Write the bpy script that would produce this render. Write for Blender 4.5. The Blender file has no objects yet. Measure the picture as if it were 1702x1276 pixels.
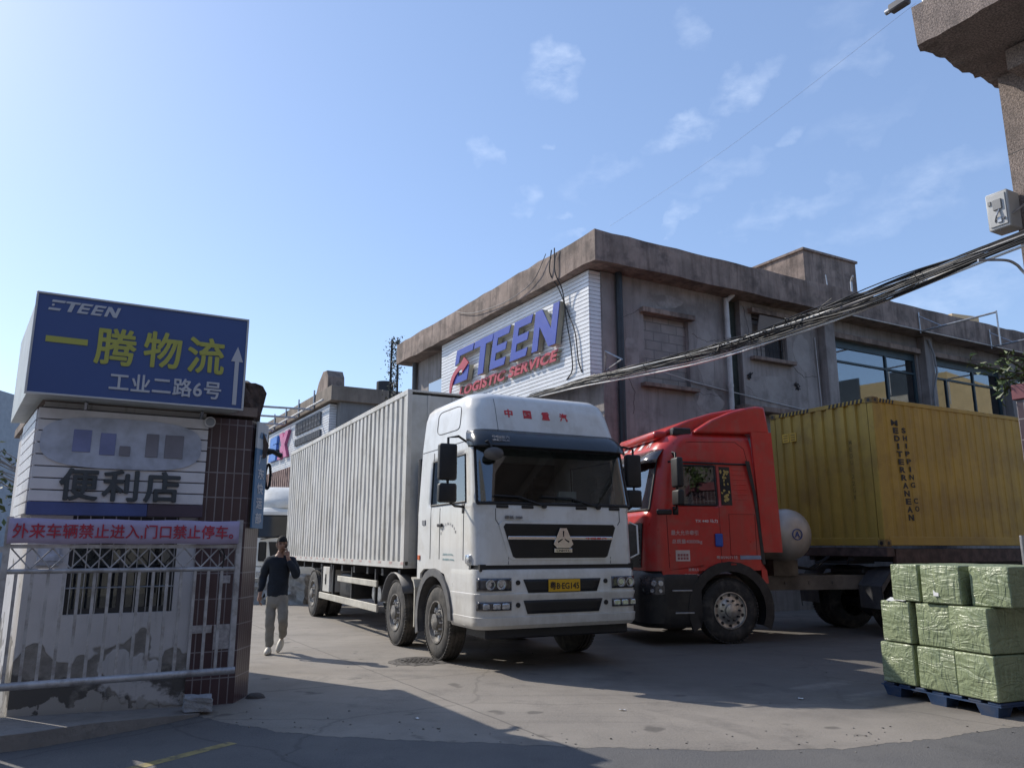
import bpy, bmesh, math, random
from mathutils import Vector, Matrix
R = math.radians
SC = bpy.context.scene
COL = SC.collection
rnd = random.Random(7)

# ------------------------------------------------------------------ camera
cam_data = bpy.data.cameras.new('camera')
cam = bpy.data.objects.new('camera', cam_data)
COL.objects.link(cam)
cam.location = (0, 0, 1.6)
cam.rotation_euler = (R(90 + 11.73), 0, 0)
cam_data.sensor_width = 36
cam_data.lens = 36 * 1300 / 1702
cam_data.clip_start = 0.05
cam_data.clip_end = 3000
SC.camera = cam

# ------------------------------------------------------------------ sky and sun
SUN_AZ, SUN_EL = R(-56.2), R(38.0)
world = bpy.data.worlds.new('World')
SC.world = world
world.use_nodes = True
wn = world.node_tree
wl = wn.links
bg = wn.nodes['Background']
sky = wn.nodes.new('ShaderNodeTexSky')
sky.sky_type = 'NISHITA'
sky.sun_disc = False
sky.sun_elevation = SUN_EL
sky.sun_rotation = SUN_AZ
sky.air_density = 1.0
sky.dust_density = 0.5
sky.ozone_density = 2.2
bg.inputs['Strength'].default_value = 0.14


def wmath(op, a, b=None, c=None):
    n = wn.nodes.new('ShaderNodeMath')
    n.operation = op
    for k, v in enumerate((a, b, c)):
        if v is None:
            continue
        if isinstance(v, (int, float)):
            n.inputs[k].default_value = v
        else:
            wl.new(v, n.inputs[k])
    return n.outputs[0]


def wdot(vec, const):
    n = wn.nodes.new('ShaderNodeVectorMath')
    n.operation = 'DOT_PRODUCT'
    wl.new(vec, n.inputs[0])
    n.inputs[1].default_value = const
    return n.outputs['Value']


# thin wisps of cloud: azimuth, elevation, half width, half height (degrees), amount
WISPS = [(3.4, 33.5, 1.85, 2.12, 1), (17.8, 31.0, 2.29, 1.59, 1), (14.1, 35.3, 1.15, 1.5, 0.6), (13.4, 28.7, 2.64, 1.5, 1),
         (-2.2, 28.3, 1.23, 0.97, 0.8), (1.5, 24.9, 1.59, 0.88, 0.8), (3.7, 23.9, 1.32, 0.62, 0.9), (7.3, 26.8, 3.53, 1.15, 0.45),
         (20.8, 22.7, 5.29, 1.15, 0.6), (12.4, 22.8, 1.76, 0.57, 0.8), (25.7, 31.6, 3.09, 1.15, 0.45), (30.1, 23.1, 5.29, 1.59, 0.55),
         (20.9, 27.3, 1.32, 0.79, 0.7), (30.7, 15.8, 9.7, 2.2, 0.6), (16.4, 25.7, 3.53, 0.97, 0.4), (26.1, 33.9, 2.64, 1.32, 0.25),
         (20.2, 32.2, 1.32, 0.71, 0.4), (2.4, 28.5, 0.71, 0.35, 0.7), (25.7, 20.7, 6.61, 1.32, 0.4), (5.1, 22.5, 2.64, 0.44, 0.5),
         (13.8, 23.8, 1.76, 0.62, 0.6), (26.5, 27.7, 3.97, 1.32, 0.3)]
wtc = wn.nodes.new('ShaderNodeTexCoord')
wdir = wtc.outputs['Generated']
# warp the direction a little so that the wisps are ragged
wnz = wn.nodes.new('ShaderNodeTexNoise')
wnz.inputs['Scale'].default_value = 22
wnz.inputs['Detail'].default_value = 5
wl.new(wdir, wnz.inputs['Vector'])
wsub = wn.nodes.new('ShaderNodeVectorMath'); wsub.operation = 'SUBTRACT'
wl.new(wnz.outputs['Color'], wsub.inputs[0]); wsub.inputs[1].default_value = (.5, .5, .5)
wsc = wn.nodes.new('ShaderNodeVectorMath'); wsc.operation = 'SCALE'
wl.new(wsub.outputs[0], wsc.inputs[0]); wsc.inputs['Scale'].default_value = 0.09
wadd = wn.nodes.new('ShaderNodeVectorMath'); wadd.operation = 'ADD'
wl.new(wdir, wadd.inputs[0]); wl.new(wsc.outputs[0], wadd.inputs[1])
wd = wadd.outputs[0]
acc = None
for az, el, wx, wy, am in WISPS:
    a, e = R(az), R(el)
    ctr = Vector((math.sin(a) * math.cos(e), math.cos(a) * math.cos(e), math.sin(e)))
    ax = Vector((math.cos(a), -math.sin(a), 0))
    up = ctr.cross(ax) * -1
    tilt = R(14)
    ax2 = ax * math.cos(tilt) + up * math.sin(tilt)
    up2 = up * math.cos(tilt) - ax * math.sin(tilt)
    u = wdot(wd, tuple(ax2 / R(wx * .95))); v = wdot(wd, tuple(up2 / R(wy * .95)))
    u = wmath('SUBTRACT', u, ax2.dot(ctr) / R(wx * .95)); v = wmath('SUBTRACT', v, up2.dot(ctr) / R(wy * .95))
    r2 = wmath('MULTIPLY_ADD', u, u, wmath('MULTIPLY', v, v))
    w = wmath('MAXIMUM', wmath('SUBTRACT', 1.0, r2), 0.0)
    w = wmath('MULTIPLY', w, am)
    acc = w if acc is None else wmath('ADD', acc, w)
wn2 = wn.nodes.new('ShaderNodeTexNoise')
wn2.inputs['Scale'].default_value = 38
wn2.inputs['Detail'].default_value = 7
wn2.inputs['Roughness'].default_value = 0.62
wmap = wn.nodes.new('ShaderNodeMapping')
wmap.inputs['Scale'].default_value = (0.7, 0.7, 1.5)
wl.new(wdir, wmap.inputs[0]); wl.new(wmap.outputs[0], wn2.inputs['Vector'])
wr = wn.nodes.new('ShaderNodeMapRange')
wr.inputs['From Min'].default_value = 0.33; wr.inputs['From Max'].default_value = 0.72
wl.new(wn2.outputs['Fac'], wr.inputs['Value'])
cl = wmath('MULTIPLY', acc, wr.outputs[0])
cl = wmath('MINIMUM', wmath('MULTIPLY', cl, 0.3), 0.3)
wmix = wn.nodes.new('ShaderNodeMix')
wmix.data_type = 'RGBA'
wl.new(cl, wmix.inputs['Factor'])
wflat = wn.nodes.new('ShaderNodeMix'); wflat.data_type = 'RGBA'      # thin even haze over the whole sky
wflat.inputs['Factor'].default_value = 0.42
wl.new(sky.outputs[0], wflat.inputs['A']); wflat.inputs['B'].default_value = (1.45, 2.1, 3.7, 1)
wl.new(wflat.outputs['Result'], wmix.inputs['A'])
wmix.inputs['B'].default_value = (5.2, 5.8, 6.8, 1)
wl.new(wmix.outputs['Result'], bg.inputs['Color'])

sun_data = bpy.data.lights.new('sun', 'SUN')
sun_data.energy = 3.1
sun_data.angle = R(0.55)
sun_data.color = (1.0, 0.93, 0.82)
sun = bpy.data.objects.new('sun', sun_data)
COL.objects.link(sun)
to_sun = Vector((math.sin(SUN_AZ) * math.cos(SUN_EL), math.cos(SUN_AZ) * math.cos(SUN_EL), math.sin(SUN_EL)))
sun.rotation_euler = (-to_sun).to_track_quat('-Z', 'Y').to_euler()
sun.location = to_sun * 50

SC.view_settings.view_transform = 'Standard'
SC.view_settings.look = 'None'
SC.view_settings.exposure = 0.6
SC.view_settings.gamma = 1.0
SC.view_settings.use_curve_mapping = False
SC.cycles.max_bounces = 8
SC.cycles.transparent_max_bounces = 12

# ------------------------------------------------------------------ materials
MATS = {}


def mat(name, col, rough=0.6, metal=0.0, var=0.15, scale=2.5, bump=0.0, bscale=30.0, dirt=None, streak=None, spec=0.5, coat=0.0, grime=None):
    """procedural surface: base colour broken up by noise, optional dirt (colour, amount, scale), vertical streaks (colour, amount)"""
    if name in MATS:
        return MATS[name]
    m = bpy.data.materials.new(name)
    m.use_nodes = True
    nt = m.node_tree
    N, L = nt.nodes, nt.links
    b = N['Principled BSDF']
    b.inputs['Roughness'].default_value = rough
    b.inputs['Metallic'].default_value = metal
    b.inputs['Specular IOR Level'].default_value = spec
    b.inputs['Coat Weight'].default_value = coat
    tc = N.new('ShaderNodeTexCoord')
    obj = tc.outputs['Object']

    def noise(s, det=6, ro=0.6, sc=None):
        n = N.new('ShaderNodeTexNoise')
        n.inputs['Scale'].default_value = s
        n.inputs['Detail'].default_value = det
        n.inputs['Roughness'].default_value = ro
        if sc:
            mp = N.new('ShaderNodeMapping')
            mp.inputs['Scale'].default_value = sc
            L.new(obj, mp.inputs[0]); L.new(mp.outputs[0], n.inputs['Vector'])
        else:
            L.new(obj, n.inputs['Vector'])
        return n.outputs['Fac']

    def ramp(f, a, c):
        r = N.new('ShaderNodeMapRange')
        r.interpolation_type = 'SMOOTHSTEP'
        r.inputs['From Min'].default_value = a; r.inputs['From Max'].default_value = c
        L.new(f, r.inputs['Value'])
        return r.outputs[0]

    def mix(f, a, c):
        x = N.new('ShaderNodeMix'); x.data_type = 'RGBA'
        if isinstance(f, float): x.inputs['Factor'].default_value = f
        else: L.new(f, x.inputs['Factor'])
        for key, v in (('A', a), ('B', c)):
            if isinstance(v, tuple): x.inputs[key].default_value = v + (1,)
            else: L.new(v, x.inputs[key])
        return x.outputs['Result']

    def mul(f, k):
        x = N.new('ShaderNodeMath'); x.operation = 'MULTIPLY'
        L.new(f, x.inputs[0]); x.inputs[1].default_value = k
        return x.outputs[0]
    lo = tuple(c * (1 - var) for c in col); hi = tuple(min(1, c * (1 + var)) for c in col)
    c = mix(ramp(noise(scale), 0.3, 0.7), lo, hi)
    if streak:
        c = mix(mul(ramp(noise(3.2, 5, .65, (1.7, 1.7, 0.16)), 0.42, 0.72), streak[1]), c, streak[0])
    if dirt:
        c = mix(mul(ramp(noise(dirt[2], 8, 0.68), 0.46, 0.66), dirt[1]), c, dirt[0])
    if grime:                                   # road dirt thrown up from below: (colour, clean height, amount)
        sp = N.new('ShaderNodeSeparateXYZ'); L.new(obj, sp.inputs[0])
        q = N.new('ShaderNodeMath'); q.operation = 'MULTIPLY_ADD'
        L.new(noise(4.5, 7, .65, (1, 1, .5)), q.inputs[0]); q.inputs[1].default_value = 1.3; L.new(sp.outputs['Z'], q.inputs[2])
        c = mix(mul(ramp(q.outputs[0], grime[1] + .9, grime[1]), grime[2]), c, grime[0])
    L.new(c, b.inputs['Base Color'])
    rr = N.new('ShaderNodeMapRange')
    L.new(noise(scale * 3), rr.inputs['Value'])
    rr.inputs['To Min'].default_value = max(0.02, rough - 0.12); rr.inputs['To Max'].default_value = min(1, rough + 0.12)
    L.new(rr.outputs[0], b.inputs['Roughness'])
    if bump:
        bp = N.new('ShaderNodeBump')
        bp.inputs['Strength'].default_value = bump
        bp.inputs['Distance'].default_value = 0.02
        L.new(noise(bscale, 8), bp.inputs['Height'])
        L.new(bp.outputs[0], b.inputs['Normal'])
    MATS[name] = m
    return m


def nodes_of(name):
    m = bpy.data.materials.new(name); m.use_nodes = True
    MATS[name] = m
    return m, m.node_tree.nodes, m.node_tree.links, m.node_tree.nodes['Principled BSDF']


def glass(name, tint=(0.5, 0.55, 0.55), refl=0.25, rough=0.02):
    if name in MATS:
        return MATS[name]
    m, N, L, b = nodes_of(name)
    N.remove(b)
    out = N['Material Output']
    tr = N.new('ShaderNodeBsdfTransparent'); tr.inputs[0].default_value = tint + (1,)
    gl = N.new('ShaderNodeBsdfGlossy'); gl.inputs['Roughness'].default_value = rough
    gl.inputs['Color'].default_value = (.9, .95, 1, 1)
    lw = N.new('ShaderNodeLayerWeight'); lw.inputs['Blend'].default_value = 0.35
    mr = N.new('ShaderNodeMapRange')
    mr.inputs['To Min'].default_value = refl; mr.inputs['To Max'].default_value = 0.95
    L.new(lw.outputs['Fresnel'], mr.inputs['Value'])
    mx = N.new('ShaderNodeMixShader')
    L.new(mr.outputs[0], mx.inputs[0]); L.new(tr.outputs[0], mx.inputs[1]); L.new(gl.outputs[0], mx.inputs[2])
    L.new(mx.outputs[0], out.inputs[0])
    return m


def brick_mat(name, c1, c2, mortar, bw, bh, ms=0.01, offset=0.5, rough=0.6, axes='xz', bump=0.3, dirt=None):
    """tiles or bricks laid out in object space; axes says which object axes run along and up"""
    if name in MATS:
        return MATS[name]
    m, N, L, b = nodes_of(name)
    tc = N.new('ShaderNodeTexCoord'); sp = N.new('ShaderNodeSeparateXYZ'); cb = N.new('ShaderNodeCombineXYZ')
    L.new(tc.outputs['Object'], sp.inputs[0])
    if axes == 'sum':
        ad = N.new('ShaderNodeMath'); ad.operation = 'ADD'
        L.new(sp.outputs['X'], ad.inputs[0]); L.new(sp.outputs['Y'], ad.inputs[1]); L.new(ad.outputs[0], cb.inputs['X'])
    else:
        L.new(sp.outputs[axes[0].upper()], cb.inputs['X'])
    L.new(sp.outputs['Z'], cb.inputs['Y'])
    br = N.new('ShaderNodeTexBrick')
    br.offset = offset; br.squash = 1
    br.inputs['Color1'].default_value = c1 + (1,); br.inputs['Color2'].default_value = c2 + (1,); br.inputs['Mortar'].default_value = mortar + (1,)
    br.inputs['Scale'].default_value = 1; br.inputs['Mortar Size'].default_value = ms
    br.inputs['Brick Width'].default_value = bw; br.inputs['Row Height'].default_value = bh
    br.inputs['Mortar Smooth'].default_value = 0.1
    L.new(cb.outputs[0], br.inputs['Vector'])
    c = br.outputs['Color']
    nz = N.new('ShaderNodeTexNoise'); nz.inputs['Scale'].default_value = 3; nz.inputs['Detail'].default_value = 7
    L.new(tc.outputs['Object'], nz.inputs['Vector'])
    mr = N.new('ShaderNodeMapRange'); mr.inputs['From Min'].default_value = .35; mr.inputs['From Max'].default_value = .7
    mr.inputs['To Max'].default_value = 0.6
    L.new(nz.outputs['Fac'], mr.inputs['Value'])
    mx = N.new('ShaderNodeMix'); mx.data_type = 'RGBA'
    L.new(mr.outputs[0], mx.inputs['Factor']); L.new(c, mx.inputs['A'])
    mx.inputs['B'].default_value = ((dirt or tuple(x * .5 for x in c1)) + (1,))
    L.new(mx.outputs['Result'], b.inputs['Base Color'])
    b.inputs['Roughness'].default_value = rough
    bp = N.new('ShaderNodeBump'); bp.inputs['Strength'].default_value = bump; bp.inputs['Distance'].default_value = 0.01; bp.invert = True
    L.new(br.outputs['Fac'], bp.inputs['Height']); L.new(bp.outputs[0], b.inputs['Normal'])
    return m


# ------------------------------------------------------------------ mesh helpers
class MB:
    def __init__(self):
        self.bm = bmesh.new()

    def _take(self, tmp, mi=0):
        for f in tmp.faces:
            f.material_index = mi
        me = bpy.data.meshes.new('tmp')
        tmp.to_mesh(me); tmp.free()
        self.bm.from_mesh(me)
        bpy.data.meshes.remove(me)
        return self

    def box(self, x0, x1, y0, y1, z0, z1, bev=0.0, mi=0, seg=1, M=None):
        t = bmesh.new()
        bmesh.ops.create_cube(t, size=1)
        for v in t.verts:
            v.co = Vector((x0 + (v.co.x + .5) * (x1 - x0), y0 + (v.co.y + .5) * (y1 - y0), z0 + (v.co.z + .5) * (z1 - z0)))
        if bev:
            bmesh.ops.bevel(t, geom=t.edges[:], offset=bev, segments=seg, affect='EDGES', profile=0.5)
        if M is not None:
            bmesh.ops.transform(t, matrix=M, verts=t.verts)
        return self._take(t, mi)

    def prism(self, poly, o, xd, ud, depth, mi=0, bev=0.0):
        """polygon in the plane (xd, ud) at o, extruded along xd x ud by depth"""
        o, xd, ud = Vector(o), Vector(xd), Vector(ud)
        n = xd.cross(ud).normalized()
        t = bmesh.new()
        a = [t.verts.new(o + xd * p[0] + ud * p[1]) for p in poly]
        c = [t.verts.new(o + xd * p[0] + ud * p[1] + n * depth) for p in poly]
        k = len(poly)
        t.faces.new(a[::-1]); t.faces.new(c)
        for i in range(k):
            j = (i + 1) % k
            t.faces.new((a[i], a[j], c[j], c[i]))
        bmesh.ops.recalc_face_normals(t, faces=t.faces)
        if bev:
            es = [e for e in t.edges if all(v in c for v in e.verts)]
            bmesh.ops.bevel(t, geom=es, offset=bev, segments=2, affect='EDGES', profile=0.5)
        return self._take(t, mi)

    def cyl(self, p0, p1, r0, r1=None, n=14, mi=0, caps=True):
        p0, p1 = Vector(p0), Vector(p1)
        r1 = r0 if r1 is None else r1
        d = (p1 - p0).normalized()
        a = d.orthogonal().normalized(); b = d.cross(a)
        t = bmesh.new()
        A = [t.verts.new(p0 + (a * math.cos(2 * math.pi * i / n) + b * math.sin(2 * math.pi * i / n)) * r0) for i in range(n)]
        B = [t.verts.new(p1 + (a * math.cos(2 * math.pi * i / n) + b * math.sin(2 * math.pi * i / n)) * r1) for i in range(n)]
        for i in range(n):
            j = (i + 1) % n
            t.faces.new((A[i], A[j], B[j], B[i]))
        if caps:
            t.faces.new(A[::-1]); t.faces.new(B)
        return self._take(t, mi)

    def tube(self, pts, r, n=8, mi=0):
        pts = [Vector(p) for p in pts]
        t = bmesh.new()
        rings = []
        a = None
        for i, p in enumerate(pts):
            d = (pts[min(i + 1, len(pts) - 1)] - pts[max(i - 1, 0)]).normalized()
            if a is None:
                a = d.orthogonal().normalized()
            a = (a - d * a.dot(d))
            a = a.normalized() if a.length > 1e-5 else d.orthogonal().normalized()
            b = d.cross(a)
            rr = r[i] if isinstance(r, (list, tuple)) else r
            rings.append([t.verts.new(p + (a * math.cos(2 * math.pi * k / n) + b * math.sin(2 * math.pi * k / n)) * rr) for k in range(n)])
        for A, B in zip(rings, rings[1:]):
            for k in range(n):
                j = (k + 1) % n
                t.faces.new((A[k], A[j], B[j], B[k]))
        t.faces.new(rings[0][::-1]); t.faces.new(rings[-1])
        return self._take(t, mi)

    def lathe(self, prof, c, axis='y', n=32, mi=0, sgn=1):
        """prof: list of (radius, height along axis*sgn)"""
        c = Vector(c)
        t = bmesh.new()
        rings = []
        for r, h in prof:
            ring = []
            for k in range(n):
                a = 2 * math.pi * k / n
                if axis == 'y':
                    v = Vector((r * math.cos(a), sgn * h, r * math.sin(a)))
                elif axis == 'x':
                    v = Vector((sgn * h, r * math.cos(a), r * math.sin(a)))
                else:
                    v = Vector((r * math.cos(a), r * math.sin(a), sgn * h))
                ring.append(t.verts.new(c + v))
            rings.append(ring)
        for A, B in zip(rings, rings[1:]):
            for k in range(n):
                j = (k + 1) % n
                t.faces.new((A[k], A[j], B[j], B[k]))
        bmesh.ops.remove_doubles(t, verts=t.verts, dist=1e-5)
        bmesh.ops.recalc_face_normals(t, faces=t.faces)
        return self._take(t, mi)

    def face(self, pts, mi=0):
        f = self.bm.faces.new([self.bm.verts.new(Vector(p)) for p in pts])
        f.material_index = mi
        return self

    def grid(self, rows, mi=0):
        """rows: list of equally long point lists"""
        vs = [[self.bm.verts.new(Vector(p)) for p in r] for r in rows]
        for A, B in zip(vs, vs[1:]):
            for i in range(len(A) - 1):
                f = self.bm.faces.new((A[i], A[i + 1], B[i + 1], B[i]))
                f.material_index = mi
        return self

    def build(self, name, m, parent=None, smooth=None):
        me = bpy.data.meshes.new(name)
        self.bm.to_mesh(me); self.bm.free()
        for x in (m if isinstance(m, (list, tuple)) else [m]):
            me.materials.append(x)
        if smooth:
            me.shade_smooth()
            me.set_sharp_from_angle(angle=R(smooth))
        o = bpy.data.objects.new(name, me)
        COL.objects.link(o)
        if parent is not None:
            o.parent = parent
        return o


def tag(o, label, cat, group=None, kind=None):
    o['label'] = label; o['category'] = cat
    if group: o['group'] = group
    if kind: o['kind'] = kind
    return o


def thing(name, label, cat, loc=(0, 0, 0), rz=0.0, group=None):
    o = bpy.data.objects.new(name, None)
    o.empty_display_size = 0.3
    COL.objects.link(o)
    o.location = loc
    o.rotation_euler = (0, 0, rz)
    return tag(o, label, cat, group)


def copy_tree(o, parent=None):
    c = o.copy(); COL.objects.link(c); c.parent = parent
    for ch in list(o.children):
        copy_tree(ch, c)
    return c


def text(name, body, m, parent, c, xd, ud, w=None, h=None, depth=0.006, bold=0.0, shear=0.0, space=1.0):
    """solid lettering: centred at c, running along xd, standing along ud, facing xd x ud"""
    cu = bpy.data.curves.new('t', 'FONT')
    cu.body = body; cu.extrude = 1.0; cu.offset = bold; cu.shear = shear; cu.space_character = space
    cu.resolution_u = 4
    thick = 0.0
    if any(ord(q) > 0x2e00 for q in body):
        thick, cu.offset = bold, 0.0
    o = bpy.data.objects.new('t', cu)
    COL.objects.link(o)
    me = bpy.data.meshes.new_from_object(o.evaluated_get(bpy.context.evaluated_depsgraph_get()))
    bpy.data.objects.remove(o); bpy.data.curves.remove(cu)
    if thick:                                   # heavier strokes: shifted copies, each a hair prouder than the last
        b_ = bmesh.new()
        for i_, (dx_, dy_) in enumerate(((0, 0), (-1, 0), (1, 0), (0, 1), (0, -1), (-.7, -.7), (.7, -.7), (.7, .7), (-.7, .7))):
            k_ = len(b_.verts)
            b_.from_mesh(me); b_.verts.ensure_lookup_table()
            for v_ in b_.verts[k_:]:
                v_.co.x += dx_ * thick; v_.co.y += dy_ * thick
                v_.co.z = v_.co.z + .06 * i_ if v_.co.z > 0 else v_.co.z
        b_.to_mesh(me); b_.free()
    xs = [v.co.x for v in me.vertices]; ys = [v.co.y for v in me.vertices]
    x0, x1, y0, y1 = min(xs), max(xs), min(ys), max(ys)
    sx = w / (x1 - x0) if w else None
    sy = h / (y1 - y0) if h else None
    sx = sx or sy; sy = sy or sx
    c, xd, ud = Vector(c), Vector(xd), Vector(ud)
    n = xd.cross(ud).normalized()
    for v in me.vertices:
        a = (v.co.x - (x0 + x1) / 2) * sx; b = (v.co.y - (y0 + y1) / 2) * sy
        v.co = c + xd * a + ud * b + n * (depth * v.co.z if v.co.z > 0 else 0)
    me.name = name
    me.materials.clear(); me.materials.append(m)
    o = bpy.data.objects.new(name, me)
    COL.objects.link(o)
    if parent is not None: o.parent = parent
    return o


def wall_holes(mb, x0, x1, z0, z1, y0, y1, holes, mi=0):
    """wall slab along x with rectangular openings (hx0, hx1, hz0, hz1)"""
    xs = sorted({x0, x1, *[h[0] for h in holes], *[h[1] for h in holes]})
    for a, b in zip(xs, xs[1:]):
        hs = [h for h in holes if h[0] <= a + 1e-6 and h[1] >= b - 1e-6]
        z = z0
        for h in sorted(hs, key=lambda q: q[2]):
            if h[2] > z: mb.box(a, b, y0, y1, z, h[2], mi=mi)
            z = h[3]
        if z < z1: mb.box(a, b, y0, y1, z, z1, mi=mi)


X, Y, Z = Vector((1, 0, 0)), Vector((0, 1, 0)), Vector((0, 0, 1))
ANG = R(29.8)

# shared surfaces
CONC = mat('weathered_concrete', (0.26, 0.2, 0.17), .9, var=.3, scale=1.2, bump=.45, bscale=18, dirt=((0.07, 0.055, 0.05), .75, 1.3), streak=((0.085, 0.06, 0.05), .7))
WALL = mat('stained_render', (0.30, 0.275, 0.265), .92, var=.22, scale=.6, bump=.3, bscale=22, dirt=((0.14, 0.125, 0.12), .75, .7), streak=((0.13, 0.115, 0.11), .6))
DARKM = mat('dark_metal', (0.03, 0.03, 0.034), .55, .3, bump=.05)
BLACK = mat('black_plastic', (0.014, 0.014, 0.016), .55, var=.3)
RUBBER = mat('tyre_rubber', (0.028, 0.027, 0.027), .82, var=.3, scale=9, bump=.2, bscale=50, dirt=((0.12, 0.105, 0.09), .55, 5))
STEEL = mat('galvanised_steel', (0.42, 0.43, 0.45), .42, .75, var=.2, scale=8)
CHROME = mat('chrome', (0.7, 0.71, 0.73), .12, 1.0, var=.05)
RIMD = mat('dirty_rim', (0.16, 0.15, 0.14), .6, .3, var=.4, scale=14, dirt=((0.4, 0.37, 0.32), .7, 9))
WHITE_PAINT = mat('white_truck_paint', (0.74, 0.74, 0.72), .32, var=.05, scale=1.4, dirt=((0.5, 0.47, 0.41), .4, 2.6), streak=((0.5, 0.47, 0.42), .3), coat=.2, grime=((0.36, 0.33, 0.28), 1.0, .55))
CREAM_BOX = mat('pale_grey_box_paint', (0.6, 0.585, 0.55), .5, var=.08, scale=1.2, dirt=((0.33, 0.3, 0.24), .5, 1.6), streak=((0.36, 0.32, 0.25), .45))
REDP = mat('red_truck_paint', (0.55, 0.03, 0.025), .32, var=.1, scale=2, dirt=((0.36, 0.1, 0.08), .5, 2.4), streak=((0.34, 0.09, 0.07), .35), coat=.2, grime=((0.25, 0.13, 0.1), 1.0, .5))
LAMPG = mat('lamp_lens', (0.5, 0.52, 0.55), .12, .6, var=.3, scale=30)
RED_TXT = mat('red_lettering', (0.6, 0.04, 0.05), .5, var=.05)
WHT_TXT = mat('white_lettering', (0.75, 0.75, 0.76), .5, var=.05)
BLK_TXT = mat('black_lettering', (0.02, 0.018, 0.02), .6, var=.05)
ORANGE = mat('orange_reflector', (0.7, 0.14, 0.03), .3)
INTERIOR = mat('cab_lining', (0.17, 0.17, 0.175), .8, var=.2)
GLASS_CAB = glass('cab_glass', (0.58, 0.64, 0.63), 0.12)
GLASS_WIN = glass('window_glass', (0.35, 0.42, 0.45), 0.2)

# ------------------------------------------------------------------ ground


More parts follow.
